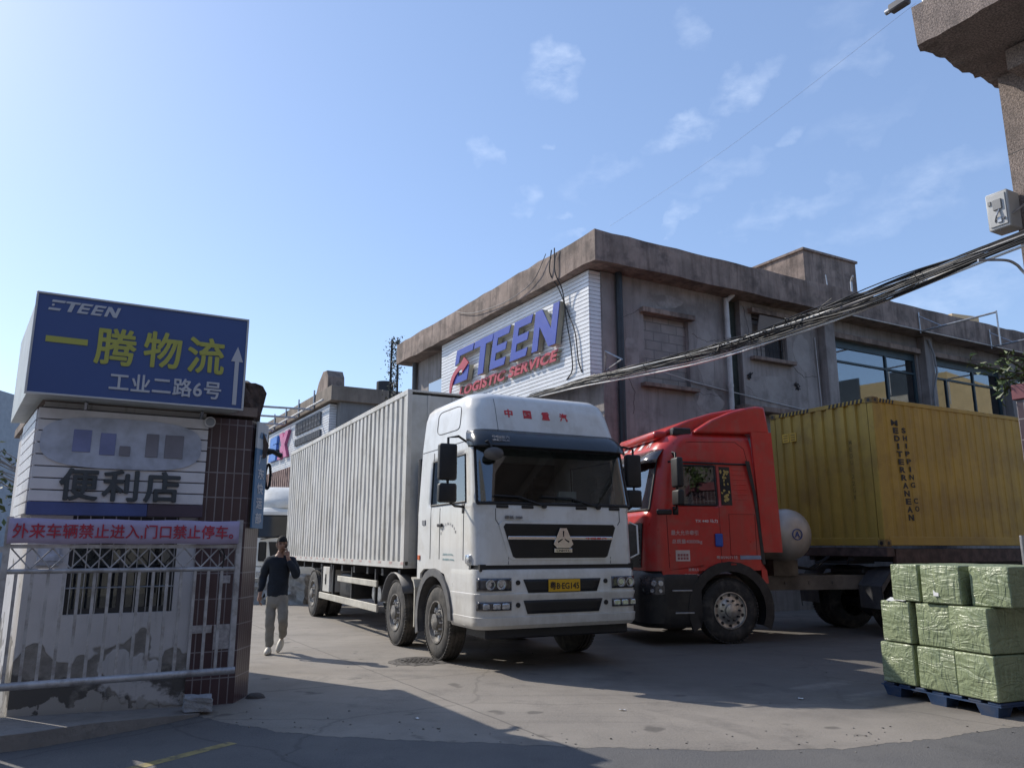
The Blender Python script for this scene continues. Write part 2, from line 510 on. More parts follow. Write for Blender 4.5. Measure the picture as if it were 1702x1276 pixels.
def ground_mat(name, base, light, dark, fine, fs, bump, crack=0.0, tracks=0.0):
    m, N, L, b = nodes_of(name)
    tc = N.new('ShaderNodeTexCoord'); o = tc.outputs['Object']

    def noise(s, det=8, ro=.6, mp=None):
        n = N.new('ShaderNodeTexNoise'); n.inputs['Scale'].default_value = s; n.inputs['Detail'].default_value = det; n.inputs['Roughness'].default_value = ro
        v = o
        if mp:
            q = N.new('ShaderNodeMapping'); q.inputs['Scale'].default_value = mp[:3]; q.inputs['Rotation'].default_value = (0, 0, mp[3])
            L.new(o, q.inputs[0]); v = q.outputs[0]
        L.new(v, n.inputs['Vector'])
        return n.outputs['Fac']

    def rng(f, a, c, t0=0.0, t1=1.0):
        r = N.new('ShaderNodeMapRange'); r.interpolation_type = 'SMOOTHSTEP'
        for k, v in (('From Min', a), ('From Max', c), ('To Min', t0), ('To Max', t1)): r.inputs[k].default_value = v
        L.new(f, r.inputs['Value']); return r.outputs[0]

    def mix(f, a, c):
        x = N.new('ShaderNodeMix'); x.data_type = 'RGBA'; L.new(f, x.inputs['Factor'])
        for key, v in (('A', a), ('B', c)):
            if isinstance(v, tuple): x.inputs[key].default_value = v + (1,)
            else: L.new(v, x.inputs[key])
        return x.outputs['Result']
    c = mix(rng(noise(.55), .35, .68), base, light)
    c = mix(rng(noise(.9, 9, .7, (1, 1, 1, .6)), .52, .7, 0, .75), c, dark)
    c = mix(rng(noise(2.2, 9, .72, (1.0, .35, 1, .5)), .55, .72, 0, .55), c, dark)
    if tracks:
        c = mix(rng(noise(1.3, 4, .5, (.18, 2.6, 1, R(28))), .55, .75, 0, tracks), c, dark)
        c = mix(rng(noise(1.0, 4, .5, (.12, 3.4, 1, R(62))), .6, .75, 0, tracks), c, light)
    c = mix(rng(noise(fs, 3, .7), .3, .7, 0, .55), c, fine)
    if crack:
        v = N.new('ShaderNodeTexVoronoi'); v.feature = 'DISTANCE_TO_EDGE'; v.inputs['Scale'].default_value = .28
        w = N.new('ShaderNodeTexNoise'); w.inputs['Scale'].default_value = 1.6; w.inputs['Detail'].default_value = 6
        L.new(o, w.inputs['Vector'])
        ad = N.new('ShaderNodeMix'); ad.data_type = 'RGBA'; ad.inputs['Factor'].default_value = .3
        L.new(o, ad.inputs['A']); L.new(w.outputs['Color'], ad.inputs['B']); L.new(ad.outputs['Result'], v.inputs['Vector'])
        c = mix(rng(v.outputs['Distance'], .0, .006, crack, 0), c, tuple(x * .35 for x in dark))
    if tracks:                                  # slab joints, oil drips, scuffed tyre arcs
        br = N.new('ShaderNodeTexBrick'); br.offset = .0; br.inputs['Scale'].default_value = 1; br.inputs['Mortar Size'].default_value = .012
        br.inputs['Brick Width'].default_value = 4.6; br.inputs['Row Height'].default_value = 5.4
        q = N.new('ShaderNodeMapping'); q.inputs['Rotation'].default_value = (0, 0, R(-30)); q.inputs['Location'].default_value = (.9, 1.7, 0)
        wv = N.new('ShaderNodeTexNoise'); wv.inputs['Scale'].default_value = 3; wv.inputs['Detail'].default_value = 5; L.new(o, wv.inputs['Vector'])
        wm = N.new('ShaderNodeMix'); wm.data_type = 'RGBA'; wm.inputs['Factor'].default_value = .04; L.new(o, wm.inputs['A']); L.new(wv.outputs['Color'], wm.inputs['B'])
        L.new(wm.outputs['Result'], q.inputs[0]); L.new(q.outputs[0], br.inputs['Vector'])
        c = mix(rng(br.outputs['Fac'], .2, .8, 0, .55), c, tuple(x * .6 for x in dark))
        c = mix(rng(noise(1.9, 3, .4), .66, .71, 0, .6), c, tuple(x * .55 for x in dark))
        ds = N.new('ShaderNodeVectorMath'); ds.operation = 'DISTANCE'; L.new(o, ds.inputs[0]); ds.inputs[1].default_value = (4.6, 13.2, 0)   # ground darkened around the trucks, their shade deepened in its colour
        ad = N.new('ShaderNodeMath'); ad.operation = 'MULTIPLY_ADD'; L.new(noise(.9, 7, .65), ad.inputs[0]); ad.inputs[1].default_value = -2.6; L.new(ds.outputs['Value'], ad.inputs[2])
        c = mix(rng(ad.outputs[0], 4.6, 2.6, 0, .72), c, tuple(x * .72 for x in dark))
        for (cx_, cy_, rad_) in ((7.5, 3.0, 5.2), (7.5, 3.0, 7.1), (-3.5, 4.5, 6.3), (-3.5, 4.5, 4.4), (9, 2, 9.4)):
            ds = N.new('ShaderNodeVectorMath'); ds.operation = 'DISTANCE'; L.new(o, ds.inputs[0]); ds.inputs[1].default_value = (cx_, cy_, 0)
            ab = N.new('ShaderNodeMath'); ab.operation = 'SUBTRACT'; L.new(ds.outputs['Value'], ab.inputs[0]); ab.inputs[1].default_value = rad_
            a2 = N.new('ShaderNodeMath'); a2.operation = 'ABSOLUTE'; L.new(ab.outputs[0], a2.inputs[0])
            mm = N.new('ShaderNodeMath'); mm.operation = 'MULTIPLY'; L.new(rng(a2.outputs[0], .17, .09), mm.inputs[0]); L.new(rng(noise(1.1, 6, .7), .45, .65, 0, .5), mm.inputs[1])
            c = mix(mm.outputs[0], c, dark if rad_ < 7 else light)
    L.new(c, b.inputs['Base Color'])
    b.inputs['Roughness'].default_value = .85
    L.new(rng(noise(1.4), .3, .75, .72, .95), b.inputs['Roughness'])
    bp = N.new('ShaderNodeBump'); bp.inputs['Strength'].default_value = bump; bp.inputs['Distance'].default_value = .02
    L.new(noise(fs * .6, 6, .75), bp.inputs['Height']); L.new(bp.outputs[0], b.inputs['Normal'])
    return m


ASPH = ground_mat('asphalt', (0.085, 0.085, 0.09), (0.125, 0.121, 0.118), (0.055, 0.055, 0.058), (0.16, 0.155, 0.15), 70, .6, crack=.3)
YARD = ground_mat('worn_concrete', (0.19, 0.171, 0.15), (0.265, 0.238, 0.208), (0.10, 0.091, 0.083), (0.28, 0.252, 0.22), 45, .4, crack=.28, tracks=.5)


def sheet(name, outline, z, m, kind='structure'):
    mb = MB(); mb.face([(p[0], p[1], z) for p in outline])
    o = mb.build(name, m); o['kind'] = kind
    return o


sheet('ground', [(-700, -200), (700, -200), (700, 1400), (-700, 1400)], -0.0015, ASPH)
edge = [(-3.1, 8.1), (-2.9, 7.95), (-2.48, 7.64), (-2.0, 7.36), (-1.5, 7.22), (-1.0, 7.1), (-.4, 7.02), (.2, 6.9), (.8, 6.83), (1.21, 6.77), (1.9, 6.74), (2.66, 6.8), (3.4, 7.05), (4.1, 7.38), (4.68, 7.62), (6, 8.2)]
edge2 = []
for p, q in zip(edge, edge[1:]):
    for k in range(14):
        t = k / 14
        edge2.append((p[0] + (q[0] - p[0]) * t + rnd.uniform(-.012, .012), p[1] + (q[1] - p[1]) * t + rnd.uniform(-.018, .018) + .035 * math.sin(9 * p[0] + 5 * t) * math.sin(3.1 * p[0] + t)))
edge2.append(edge[-1])
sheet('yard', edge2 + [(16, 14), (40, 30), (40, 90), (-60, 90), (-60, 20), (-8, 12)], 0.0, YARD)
# worn yellow line at the road edge
YEL = mat('worn_yellow_paint', (0.30, 0.24, 0.10), .8, var=.25, scale=5, dirt=((0.09, 0.085, 0.08), .8, 7))
d = Vector((-2.35 + 2.8, 6.97 - 6.23)); d.normalize(); nn = Vector((-d.y, d.x)) * .055
p0, p1 = Vector((-3.5, 5.08)), Vector((-2.33, 7.0))
sheet('road_marking', [p0 + nn, p0 - nn, p1 - nn, p1 + nn], 0.0, YEL)

# cast iron cover in a ring of broken concrete
mh = thing('manhole_cover', 'round manhole cover set in rough broken concrete by the front wheel', 'manhole cover', (-1.33, 11.72, 0))
IRON = mat('cast_iron', (0.09, 0.082, 0.075), .7, .4, var=.4, scale=20, bump=.6, bscale=40)
m_ = MB(); m_.lathe([(0, .012), (.28, .012), (.28, -.01)], (0, 0, 0), 'z', 32)
for k in range(-4, 5):
    for q in range(-4, 5):
        if (k * k + q * q) < 17: m_.box(k * .058 - .018, k * .058 + .018, q * .058 - .018, q * .058 + .018, .012, .02)
m_.build('lid', IRON, mh)
m_ = MB()
ro = [.42 + rnd.uniform(-.05, .06) for _ in range(32)]
m_.grid([[((a) * math.cos(k * math.pi / 16) * 1, a * math.sin(k * math.pi / 16), zz) for k, a in [(k, rr if rr else ro[k % 32]) for k in range(33)]] for rr, zz in ((.285, .01), (.34, .02), (0, .004))])
m_.build('collar', mat('broken_concrete', (0.12, 0.11, 0.1), .95, var=.5, scale=16, bump=1, bscale=40), mh)

# ------------------------------------------------------------------ the warehouse
BX, BY = 1.91, 17.0
SIDING_W = mat('white_siding', (0.72, 0.73, 0.75), .4, .1, var=.05, scale=1.5, dirt=((0.5, 0.5, 0.5), .35, 3))
GROOVE = mat('siding_groove', (0.10, 0.10, 0.11), .8)
BRICKFILL = brick_mat('block_infill', (0.30, 0.265, 0.25), (0.25, 0.225, 0.215), (0.13, 0.12, 0.115), .5, .235, .012, dirt=(0.15, 0.135, 0.13))
BLUEGREEN = mat('dark_blue_frame', (0.03, 0.055, 0.07), .5, .2)
ROOMM = mat('dark_room', (0.05, 0.05, 0.055), .9)
CURT = mat('blue_curtain', (0.06, 0.10, 0.17), .85, var=.3, scale=4)
PVC = mat('white_pvc_pipe', (0.5, 0.5, 0.5), .5, var=.1, dirt=((0.3, 0.29, 0.28), .5, 4))

w = thing('warehouse', 'two-storey concrete warehouse with deep stained eaves and a bricked-up upper window', 'warehouse', (BX, BY, 0), ANG)
m_ = MB()
BAYS = [(8.72, 12.75), (13.45, 17.4), (18.1, 22.0), (22.7, 26.6)]
holes = [(1.85, 3.3, 5.45, 7.2), (5.58, 6.9, 6.55, 7.75), (4.78, 5.16, 5.0, 8.06)] + [(a, c, 4.4, 7.5) for a, c in BAYS]
wall_holes(m_, .6, 32, 0, 8.06, .6, .85, holes)
m_.box(.6, .85, .85, 12.0, 0, 8.06)
m_.box(.85, 32, 11.75, 12.0, 0, 8.06)
m_.box(31.75, 32, .85, 11.75, 0, 8.06)
m_.build('wall', WALL, w)
# eaves: gutter slab with a slightly uneven top edge
m_ = MB()
t = bmesh.new(); bmesh.ops.create_cube(t, size=1)
for v in t.verts: v.co = Vector(((v.co.x + .5) * 33, (v.co.y + .5) * 12.3, 8.06 + (v.co.z + .5) * .73))
bmesh.ops.bisect_plane(t, geom=t.verts[:] + t.edges[:] + t.faces[:], plane_co=(0, 0, 8.6), plane_no=(0, 0, 1))
for k in range(1, 66): bmesh.ops.bisect_plane(t, geom=t.verts[:] + t.edges[:] + t.faces[:], plane_co=(k * .5, 0, 0), plane_no=(1, 0, 0))
for k in range(1, 25): bmesh.ops.bisect_plane(t, geom=t.verts[:] + t.edges[:] + t.faces[:], plane_co=(0, k * .5, 0), plane_no=(0, 1, 0))
for v in t.verts: v.co += Vector((rnd.uniform(-.012, .012), rnd.uniform(-.012, .012), rnd.uniform(-.022, .022)))
m_._take(t)
m_.build('eave', CONC, w)
m_ = MB(); m_.box(10.86, 13.56, 3.0, 5.6, 8.75, 11.42); m_.box(10.8, 13.62, 2.94, 5.66, 11.42, 11.5)
m_.build('roof_housing', CONC, w)
# bricked-up window, barred window
def sill_lintel(x0, x1, z0, z1):
    s = MB(); s.box(x0 - .12, x1 + .12, .44, .62, z1, z1 + .13, .01); s.build('lintel', CONC, w)
    s = MB(); s.box(x0 - .15, x1 + .15, .42, .62, z0 - .1, z0, .01); s.build('sill', CONC, w)
sill_lintel(1.85, 3.3, 5.45, 7.2)
m_ = MB(); m_.box(1.86, 3.29, .72, .84, 5.46, 7.19); m_.build('block_infill', BRICKFILL, w)
sill_lintel(5.58, 6.9, 6.55, 7.75)
f = MB()
f.box(5.58, 5.66, .68, .74, 6.56, 7.74); f.box(6.82, 6.9, .68, .74, 6.56, 7.74); f.box(5.66, 6.82, .68, .74, 7.66, 7.74); f.box(5.66, 6.82, .68, .74, 7.22, 7.28)
f = f.build('window', mat('weathered_wood', (0.12, 0.1, 0.09), .85, var=.3), w)
g = MB()
for k in range(7): g.cyl((5.76 + k * .16, .64, 6.56), (5.76 + k * .16, .64, 7.22), .012, n=6)
g.cyl((5.66, .645, 6.9), (6.82, .645, 6.9), .012, n=6); g.build('bar', DARKM, f)
g = MB(); g.box(5.67, 6.2, .75, .83, 6.57, 7.65); g.build('block_infill', BRICKFILL, f)
g = MB(); g.box(6.2, 6.82, .78, .83, 6.57, 7.65); g.build('pane', ROOMM, f)
g = MB(); g.box(0, 1.1, -.02, .01, 0, .42, M=Matrix.Translation((5.72, .56, 7.3)) @ Matrix.Rotation(R(16), 4, 'X')); g.build('shutter', mat('grey_board', (0.2, 0.18, 0.17), .9), f)
m_ = MB(); m_.box(4.78, 5.16, .78, .84, 5.0, 8.05); m_.build('recess_panel', mat('dark_green_panel', (0.035, 0.045, 0.04), .95, var=.4, streak=((0.09, 0.09, 0.08), .5)), w)  # dark green panel set back in the wall opening
# floor ledge and patch of wall in front of it
m_ = MB(); m_.box(4.72, 8.4, .2, .6, 5.0, 5.14, .01); m_.build('ledge', CONC, w)
# columns and beams between the big windows
for x0 in (8.2, 12.85, 17.5, 22.1):
    m_ = MB(); m_.box(x0, x0 + .42, .34, .6, 0, 8.06, .015); m_.build('column', WALL, w)
for a, c in BAYS:
    m_ = MB(); m_.box(a - .08, c + .08, .46, .6, 7.5, 7.66, .01); m_.build('beam', CONC, w)
def big_window(a, c, split, curtains):
    fr = MB()
    y0, y1 = .66, .72
    fr.box(a, a + .09, y0, y1, 4.4, 7.5); fr.box(c - .09, c, y0, y1, 4.4, 7.5); fr.box(a + .09, c - .09, y0, y1, 7.28, 7.5); fr.box(a + .09, c - .09, y0, y1, 4.4, 4.48)
    fr.box(a + .09, c - .09, y0, y1, 6.84, 6.9)
    for s in split: fr.box(a + s, a + s + .07, y0, y1, 4.48, 6.84)
    fr.box(a + split[-1], a + split[-1] + .07, y0, y1, 6.9, 7.28)
    o = fr.build('window', BLUEGREEN, w)
    p = MB(); p.box(a + .09, c - .09, .70, .706, 4.48, 6.84); p.box(a + .09, c - .09, .70, .706, 6.9, 7.28); p.build('pane', GLASS_WIN, o)
    for u, v in curtains:
        cm = MB(); n = int((v - u) / .05)
        cm.grid([[(a + u + k * .05, .86 + .035 * math.sin(k * 1.7), zz) for k in range(n + 1)] for zz in (4.4, 7.25)])
        cm.build('curtain', CURT, o, smooth=60)
    r = MB(); r.box(a - .2, c + .2, 2.6, 2.62, 4.2, 7.9); r.box(a - .2, c + .2, .9, 2.6, 4.15, 4.2); r.box(a - .2, c + .2, .9, 2.6, 7.7, 7.75); r.build('room', ROOMM, w)
big_window(*BAYS[0], (2.55,), [(2.75, 3.9)])
big_window(*BAYS[1], (.85, 2.4), [(2.3, 3.8)])
big_window(*BAYS[2], (1.2, 2.6), [(.2, 1.1)])
big_window(*BAYS[3], (1.2, 2.6), [(.2, 1.1)])
# window on the lit end, half hidden by the siding
f = MB(); f.box(.52, .6, 9.3, 10.55, 6.2, 7.15); f = f.build('window', DARKM, w)
g = MB(); g.box(.5, .52, 9.38, 10.47, 6.28, 7.07); g.build('pane', glass('dark_glass', (.1, .12, .12), .4), f)
# patches of newer render and old cracks
PATCH = mat('patched_render', (0.32, 0.298, 0.288), .9, var=.15, scale=1.2, bump=.3, bscale=20, dirt=((0.15, 0.135, 0.13), .75, 1.1))
for cx_, cz_, rx_, rz_ in ((2.6, 7.62, .55, .16), (3.85, 6.3, .3, .75), (3.9, 5.2, .45, .3), (6.2, 5.75, .95, .35), (7.5, 6.9, .35, .5), (1.45, 6.0, .2, .6)):
    k = MB(); n_ = 26
    ph_ = rnd.uniform(0, 6)
    k.prism([(rx_ * math.cos(a) * (1 + .16 * math.sin(3 * a + ph_) + rnd.uniform(-.06, .06)), rz_ * math.sin(a) * (1 + .14 * math.sin(2 * a + ph_ * 2) + rnd.uniform(-.06, .06))) for a in [i * 2 * math.pi / n_ for i in range(n_)]], (cx_, .6, cz_), X, Z, .004)
    k.build('render_patch', PATCH, w)
for pts in ([(1.2, 7.0), (1.9, 7.35), (2.2, 7.3)], [(3.4, 6.9), (3.9, 6.75), (4.4, 6.85)], [(3.35, 5.5), (3.7, 5.35), (4.4, 5.4)], [(7.0, 6.5), (7.5, 6.2), (8.1, 6.3)], [(5.3, 7.9), (5.45, 7.2), (5.4, 6.6)], [(1.2, 5.9), (1.5, 5.2), (1.45, 4.6)]):
    k = MB(); sm = []
    for p, q in zip(pts, pts[1:]):
        for j in range(7): t_ = j / 7; sm.append((p[0] + (q[0] - p[0]) * t_ + rnd.uniform(-.025, .025), .599, p[1] + (q[1] - p[1]) * t_ + rnd.uniform(-.025, .025)))
    k.tube(sm, .006, 4); k.build('crack', mat('crack_dark', (0.05, 0.045, 0.045), .95), w)
for cx_, cz_ in ((5.35, 6.0), (7.15, 5.9)):
    k = MB()
    for j in range(7): k.tube([(cx_ + rnd.uniform(-.09, .09), .6, cz_ + rnd.uniform(-.1, .1)), (cx_ + rnd.uniform(-.12, .12), .56, cz_ + rnd.uniform(-.12, .12)), (cx_ + rnd.uniform(-.09, .09), .595, cz_ + rnd.uniform(-.1, .1))], .012, 5)
    k.build('pipe_stub', DARKM, w)
# pipes
m_ = MB(); m_.cyl((1.05, .5, 0), (1.05, .5, 8.06), .085); m_.build('drainpipe', mat('dark_drainpipe', (0.022, 0.028, 0.035), .5, var=.3), w, 40)
m_ = MB(); m_.cyl((4.55, .48, 0), (4.55, .48, 7.98), .065); m_.cyl((4.55, .48, 7.9), (4.7, .35, 8.08), .06)
for z in (5.6, 6.9): m_.cyl((4.55, .48, z), (4.55, .48, z + .08), .078)
m_.build('drainpipe', PVC, w, 40)
m_ = MB(); m_.cyl((.5, 11.75, 0), (.5, 11.75, 8.06), .09); m_.build('drainpipe', mat('grey_drainpipe', (0.09, 0.095, 0.1), .6), w, 40)
m_ = MB(); m_.tube([(1.9, .56, 5.85), (3.4, .56, 5.62), (6.0, .56, 5.38), (7.95, .56, 5.22), (8.06, .56, 5.25), (8.08, .56, 5.6), (8.02, .56, 7.4)], .014, 6); m_.build('conduit', PVC, w, 40)
m_ = MB(); m_.tube([(13.0, .3, 7.95), (13.15, .26, 7.5), (13.2, .25, 6.9), (12.98, .28, 6.3), (12.95, .3, 5.5)], .03, 8); m_.build('hose', mat('grey_hose', (0.2, 0.2, 0.21), .6), w, 50)
# clutter on the roof edge
m_ = MB(); m_.cyl((9.5, .3, 8.78), (9.5, .3, 9.25), .03, n=8); m_.tube([(9.5, .3, 9.25), (9.42, .2, 9.32), (9.25, .05, 9.3)], .03, 6); m_.cyl((8.3, .2, 8.78), (8.25, .2, 9.2), .015, n=6)
m_.build('vent_pipe', STEEL, w, 40)

# siding panel with the raised company lettering
sg = thing('fascia_sign', 'white ribbed fascia with big blue slanted letters and red service line', 'sign', (BX, BY, 0), ANG)
m_ = MB()
z = 5.45; k = 0
while z < 8.03:
    h = min(.088, 8.04 - z)
    m_.box(.25, .29, .63, 8.9, z, z + h, .006); m_.box(.29, .595, .63, .66, z, z + h)
    z += .1
m_.build('siding', SIDING_W, sg)
m_ = MB(); m_.box(.292, .594, .664, 8.89, 5.45, 8.05); m_.build('backing', GROOVE, sg)
LBLUE = mat('sign_blue', (0.022, 0.05, 0.34), .4, var=.06)
LEDGE_ = mat('sign_letter_edge', (0.45, 0.43, 0.33), .5, .2)
def letter_prism(name, polys, y_left, z0, wid, hei, shear=.22, x=.245, depth=.14, m=None):
    """2-D outlines in a unit box, slanted; u runs along -y"""
    o_ = MB()
    for poly in polys:
        pts = [(p[0] * wid + p[1] * hei * shear, p[1] * hei) for p in poly]
        o_.prism(pts, (x - .04, y_left, z0), (0, -1, 0), (0, 0, 1), depth - .005, mi=1)
        cx_ = sum(p[0] for p in pts) / len(pts); cy_ = sum(p[1] for p in pts) / len(pts)
        o_.prism(pts, (x - .04 - depth, y_left, z0), (0, -1, 0), (0, 0, 1), .02, mi=0)
    return o_.build(name, [m or LBLUE, LEDGE_], sg)
E_ = [[(0, 0), (.86, 0), (.92, .2), (.28, .2), (.30, .4), (.86, .4), (.9, .6), (.31, .6), (.33, .8), (.97, .8), (1.03, 1), (.06, 1)]]
T_ = [[(.36, 0), (.66, 0), (.66, .8), (1.0, .8), (1.05, 1), (0, 1), (0, .8), (.36, .8)]]
N_ = [[(0, 0), (.25, 0), (.25, .58), (.72, 0), (1, 0), (1, 1), (.75, 1), (.75, .42), (.28, 1), (0, 1)]]
E1_ = [[(.28, .8), (1.02, .8), (1.06, 1), (.06, 1), (.02, .55), (.25, .6)], [(0, 0), (.85, 0), (.88, .2), (.30, .2), (.31, .32), (0, .25)], [(.55, .2), (.88, .2), (.9, .42), (.6, .42)]]
letter_prism('letter', E1_, 7.62, 6.47, 1.15, 1.03)
letter_prism('letter', T_, 6.35, 6.47, 1.12, 1.03)
letter_prism('letter', E_, 5.22, 6.47, .98, 1.03)
letter_prism('letter', E_, 4.06, 6.47, .98, 1.03)
letter_prism('letter', N_, 2.92, 6.47, 1.12, 1.03)
# red swoosh arrow over the first letter
ar = [(-.02, -.45)]
for k in range(9):
    a = R(180 - k * 9); ar.append((1.0 + 1.02 * math.cos(a), -.1 + .62 * math.sin(a)))
ar += [(.98, .68), (1.28, .46), (.82, .22), (.86, .34)]
for k in range(7):
    a = R(112 + k * 10); ar.append((1.1 + .95 * math.cos(a), -.16 + .55 * math.sin(a)))
m_ = MB(); m_.prism(ar, (.043, 7.75, 6.5), (0, -1, 0), (0, 0, 1), .03, bev=0)
m_.build('arrow', mat('sign_red', (0.42, 0.035, 0.055), .4, var=.06), sg)
text('service_line', 'LOGISTIC SERVICE', MATS['sign_red'], sg, (.245, 4.6, 6.22), (0, -1, 0), Z, 5.55, .29, .1, bold=.04, shear=.25, space=1.08)
text('service_line_edge', 'LOGISTIC SERVICE', LEDGE_, sg, (.248, 4.585, 6.215), (0, -1, 0), Z, 5.6, .30, .085, bold=.05, shear=.25, space=1.08)

# loose cables over the eave and down the siding
for k, pts in enumerate(([(-.06, 1.75, 8.86), (-.06, 1.9, 8.3), (.12, 1.72, 7.9), (.2, 1.45, 7.2), (.2, 1.12, 6.6), (.2, 1.05, 5.9), (.24, .95, 5.6)], [(-.07, 1.6, 8.86), (-.07, 1.62, 8.2), (.1, 1.5, 7.8), (.2, 1.52, 7.0), (.2, 1.35, 6.4), (.2, 1.25, 5.7), (.24, 1.6, 5.55)], [(-.07, 2.0, 8.84), (-.06, 2.6, 8.25), (-.06, 4.2, 8.12), (-.06, 6.2, 8.35), (-.06, 7.2, 8.7)])):
    m_ = MB()
    sm = []
    for p, q in zip(pts, pts[1:]):
        for j in range(4): sm.append(Vector(p).lerp(Vector(q), j / 4))
    sm.append(Vector(pts[-1]))
    for _ in range(2): sm = [sm[0]] + [(sm[i - 1] + sm[i] * 2 + sm[i + 1]) / 4 for i in range(1, len(sm) - 1)] + [sm[-1]]
    m_.tube(sm, .016 if k < 2 else .011, 6)
    o_ = m_.build('loose_cable', BLACK if k < 2 else mat('grey_cable', (0.2, 0.19, 0.19), .6)); o_.location = (BX, BY, 0); o_.rotation_euler = (0, 0, ANG)
    tag(o_, ['dark cable dangling over the eave nearest the letter N', 'dark cable looping down the siding close to its right corner', 'thin grey cable sagging along the concrete eave above the siding'][k], 'cable', 'loose cables on the warehouse front')

# metal awning frame under the right-hand eaves
def awning(x, label, drop):
    a_ = MB()
    a_.tube([(x, -.12, 8.0), (x, -2.3, 8.02)], .028, 6)
    a_.cyl((x, -2.3, 8.06), (x, -2.3, 8.02 - drop), .022, n=6)
    a_.tube([(x, -.02, 8.5), (x, -.7, 8.02)], .018, 6)
    a_.cyl((x, -.04, 7.95), (x, -.04, 8.6), .02, n=6)
    o_ = a_.build('awning_bracket', STEEL); o_.location = (BX, BY, 0); o_.rotation_euler = (0, 0, ANG)
    tag(o_, label, 'bracket', 'bare awning brackets under the eaves')
awning(12.1, 'bare metal awning bracket over the first large window, nearest the cable bundle', .95)
awning(15.9, 'bare metal awning bracket over the second large window', 1.0)
awning(19.6, 'bare metal awning bracket at the far end above the leafy plant', 1.0)
m_ = MB(); m_.cyl((8.9, -.08, 8.02), (22, -.08, 8.02), .022, n=6)
o_ = m_.build('awning_rail', STEEL); o_.location = (BX, BY, 0); o_.rotation_euler = (0, 0, ANG)
tag(o_, 'long thin metal rail running under the right-hand eaves', 'rail')

# ------------------------------------------------------------------ rear warehouse
w2 = thing('rear_warehouse', 'farther concrete warehouse whose lit front shows behind the cargo box', 'warehouse', (BX, BY, 0), ANG)
GREYW = mat('grey_render', (0.2, 0.2, 0.2), .9, var=.15, scale=.8, streak=((0.12, 0.12, 0.12), .5))
m_ = MB(); m_.box(.6, 20, 20.7, 42, 0, 8.1); m_.build('wall', GREYW, w2)
m_ = MB(); m_.box(.1, 20.4, 20.5, 42.4, 8.1, 8.8, .02); m_.build('parapet', mat('brown_parapet', (0.2, 0.165, 0.135), .9, var=.25, scale=1, streak=((0.1, 0.085, 0.075), .6)), w2)
m_ = MB(); m_.prism([(0, 0), (2.2, 0), (2.1, .75), (1.8, 1.1), (1.2, 1.15), (.5, .7)], (1.2, 24.3, 8.8), (0, -1, 0), Z, .8, bev=.05); m_.build('roof_vent', CONC, w2)
m_ = MB(); m_.cyl((3.2, 22, 8.8), (3.2, 22, 9.5), .42, n=20); m_.build('roof_tank', DARKM, w2, 40)
s2 = thing('rear_fascia_sign', 'white ribbed fascia with blue and pink letters, half hidden by the cargo box', 'sign', (BX, BY, 0), ANG)
m_ = MB(); z = 5.7
while z < 8.0:
    m_.box(.25, .3, 21.2, 33.2, z, z + .1, .006); m_.box(.3, .59, 21.2, 21.24, z, z + .1); z += .118
m_.build('siding', SIDING_W, s2)
m_ = MB(); m_.box(.302, .594, 21.25, 33.19, 5.6, 8.08); m_.build('backing', GROOVE, s2)
m_ = MB(); m_.box(.2, .5, 21.2, 33.2, 5.25, 5.66); m_.build('blue_band', mat('band_blue', (0.03, 0.13, 0.42), .5), s2)
text('letter', 'E', mat('pale_blue_letter', (0.06, 0.2, 0.6), .4), s2, (.245, 31.4, 7.0), (0, -1, 0), Z, 1.9, 1.35, .15, bold=.09, shear=.1)
text('letter', 'X', mat('pink_letter', (0.55, 0.13, 0.28), .4), s2, (.245, 29.1, 7.0), (0, -1, 0), Z, 2.3, 1.4, .15, bold=.09, shear=.1)
GL = mat('grey_letters', (0.12, 0.125, 0.14), .5)
m_ = MB()
for r_, (zc, hh, nn_) in enumerate(((7.55, .62, 9), (6.85, .34, 14))):
    for k in range(nn_):
        yc = 26.9 - k * (4.6 / nn_); ww = 4.6 / nn_ * .8
        for q in range(3): m_.box(.16, .245, yc - ww * (.1 + .36 * q) - .05, yc - ww * (.1 + .36 * q), zc - hh / 2, zc + hh / 2)
        for q in range(3): m_.box(.17, .24, yc - ww, yc, zc - hh / 2 + q * hh * .42, zc - hh / 2 + q * hh * .42 + .06 * hh / .4)
m_.build('small_lettering', GL, s2)
m_ = MB()
for k, yy in enumerate((23.2, 26.0, 28.6, 31.2)):
    m_.cyl((-.0, yy, 8.05), (-3.6, yy + .3, 8.02), .05, n=6); m_.cyl((.06, yy, 8.1), (.06, yy, 9.0), .04, n=6)
m_.cyl((-.05, 21.3, 8.22), (-.05, 33, 8.22), .05, n=6)
o_ = m_.build('bare_awning', STEEL); o_.location = (BX, BY, 0); o_.rotation_euler = (0, 0, ANG)
tag(o_, 'bare metal awning frame reaching out above the rear ribbed fascia', 'awning frame')
# rusty shed front below the rear sign
m_ = MB()
for k in range(60): m_.box(-1.2 + (.03 if k % 2 else 0), -1.1, 21.3 + k * .2, 21.5 + k * .2, 3.9, 5.15)
o_ = m_.build('corrugated_hoarding', mat('rusty_sheet', (0.24, 0.16, 0.14), .8, var=.25, scale=4)); o_.location = (BX, BY, 0); o_.rotation_euler = (0, 0, ANG)
tag(o_, 'rusty corrugated sheet hung under the rear fascia behind the distant white truck', 'hoarding')
o_.location = Vector(o_.location)
m_ = MB()
for k in range(5): m_.cyl((-1.05, 21.5 + k * 2.9, 0), (-1.05, 21.5 + k * 2.9, 3.9), .06, n=8)
m_.build('support_post', STEEL, o_)

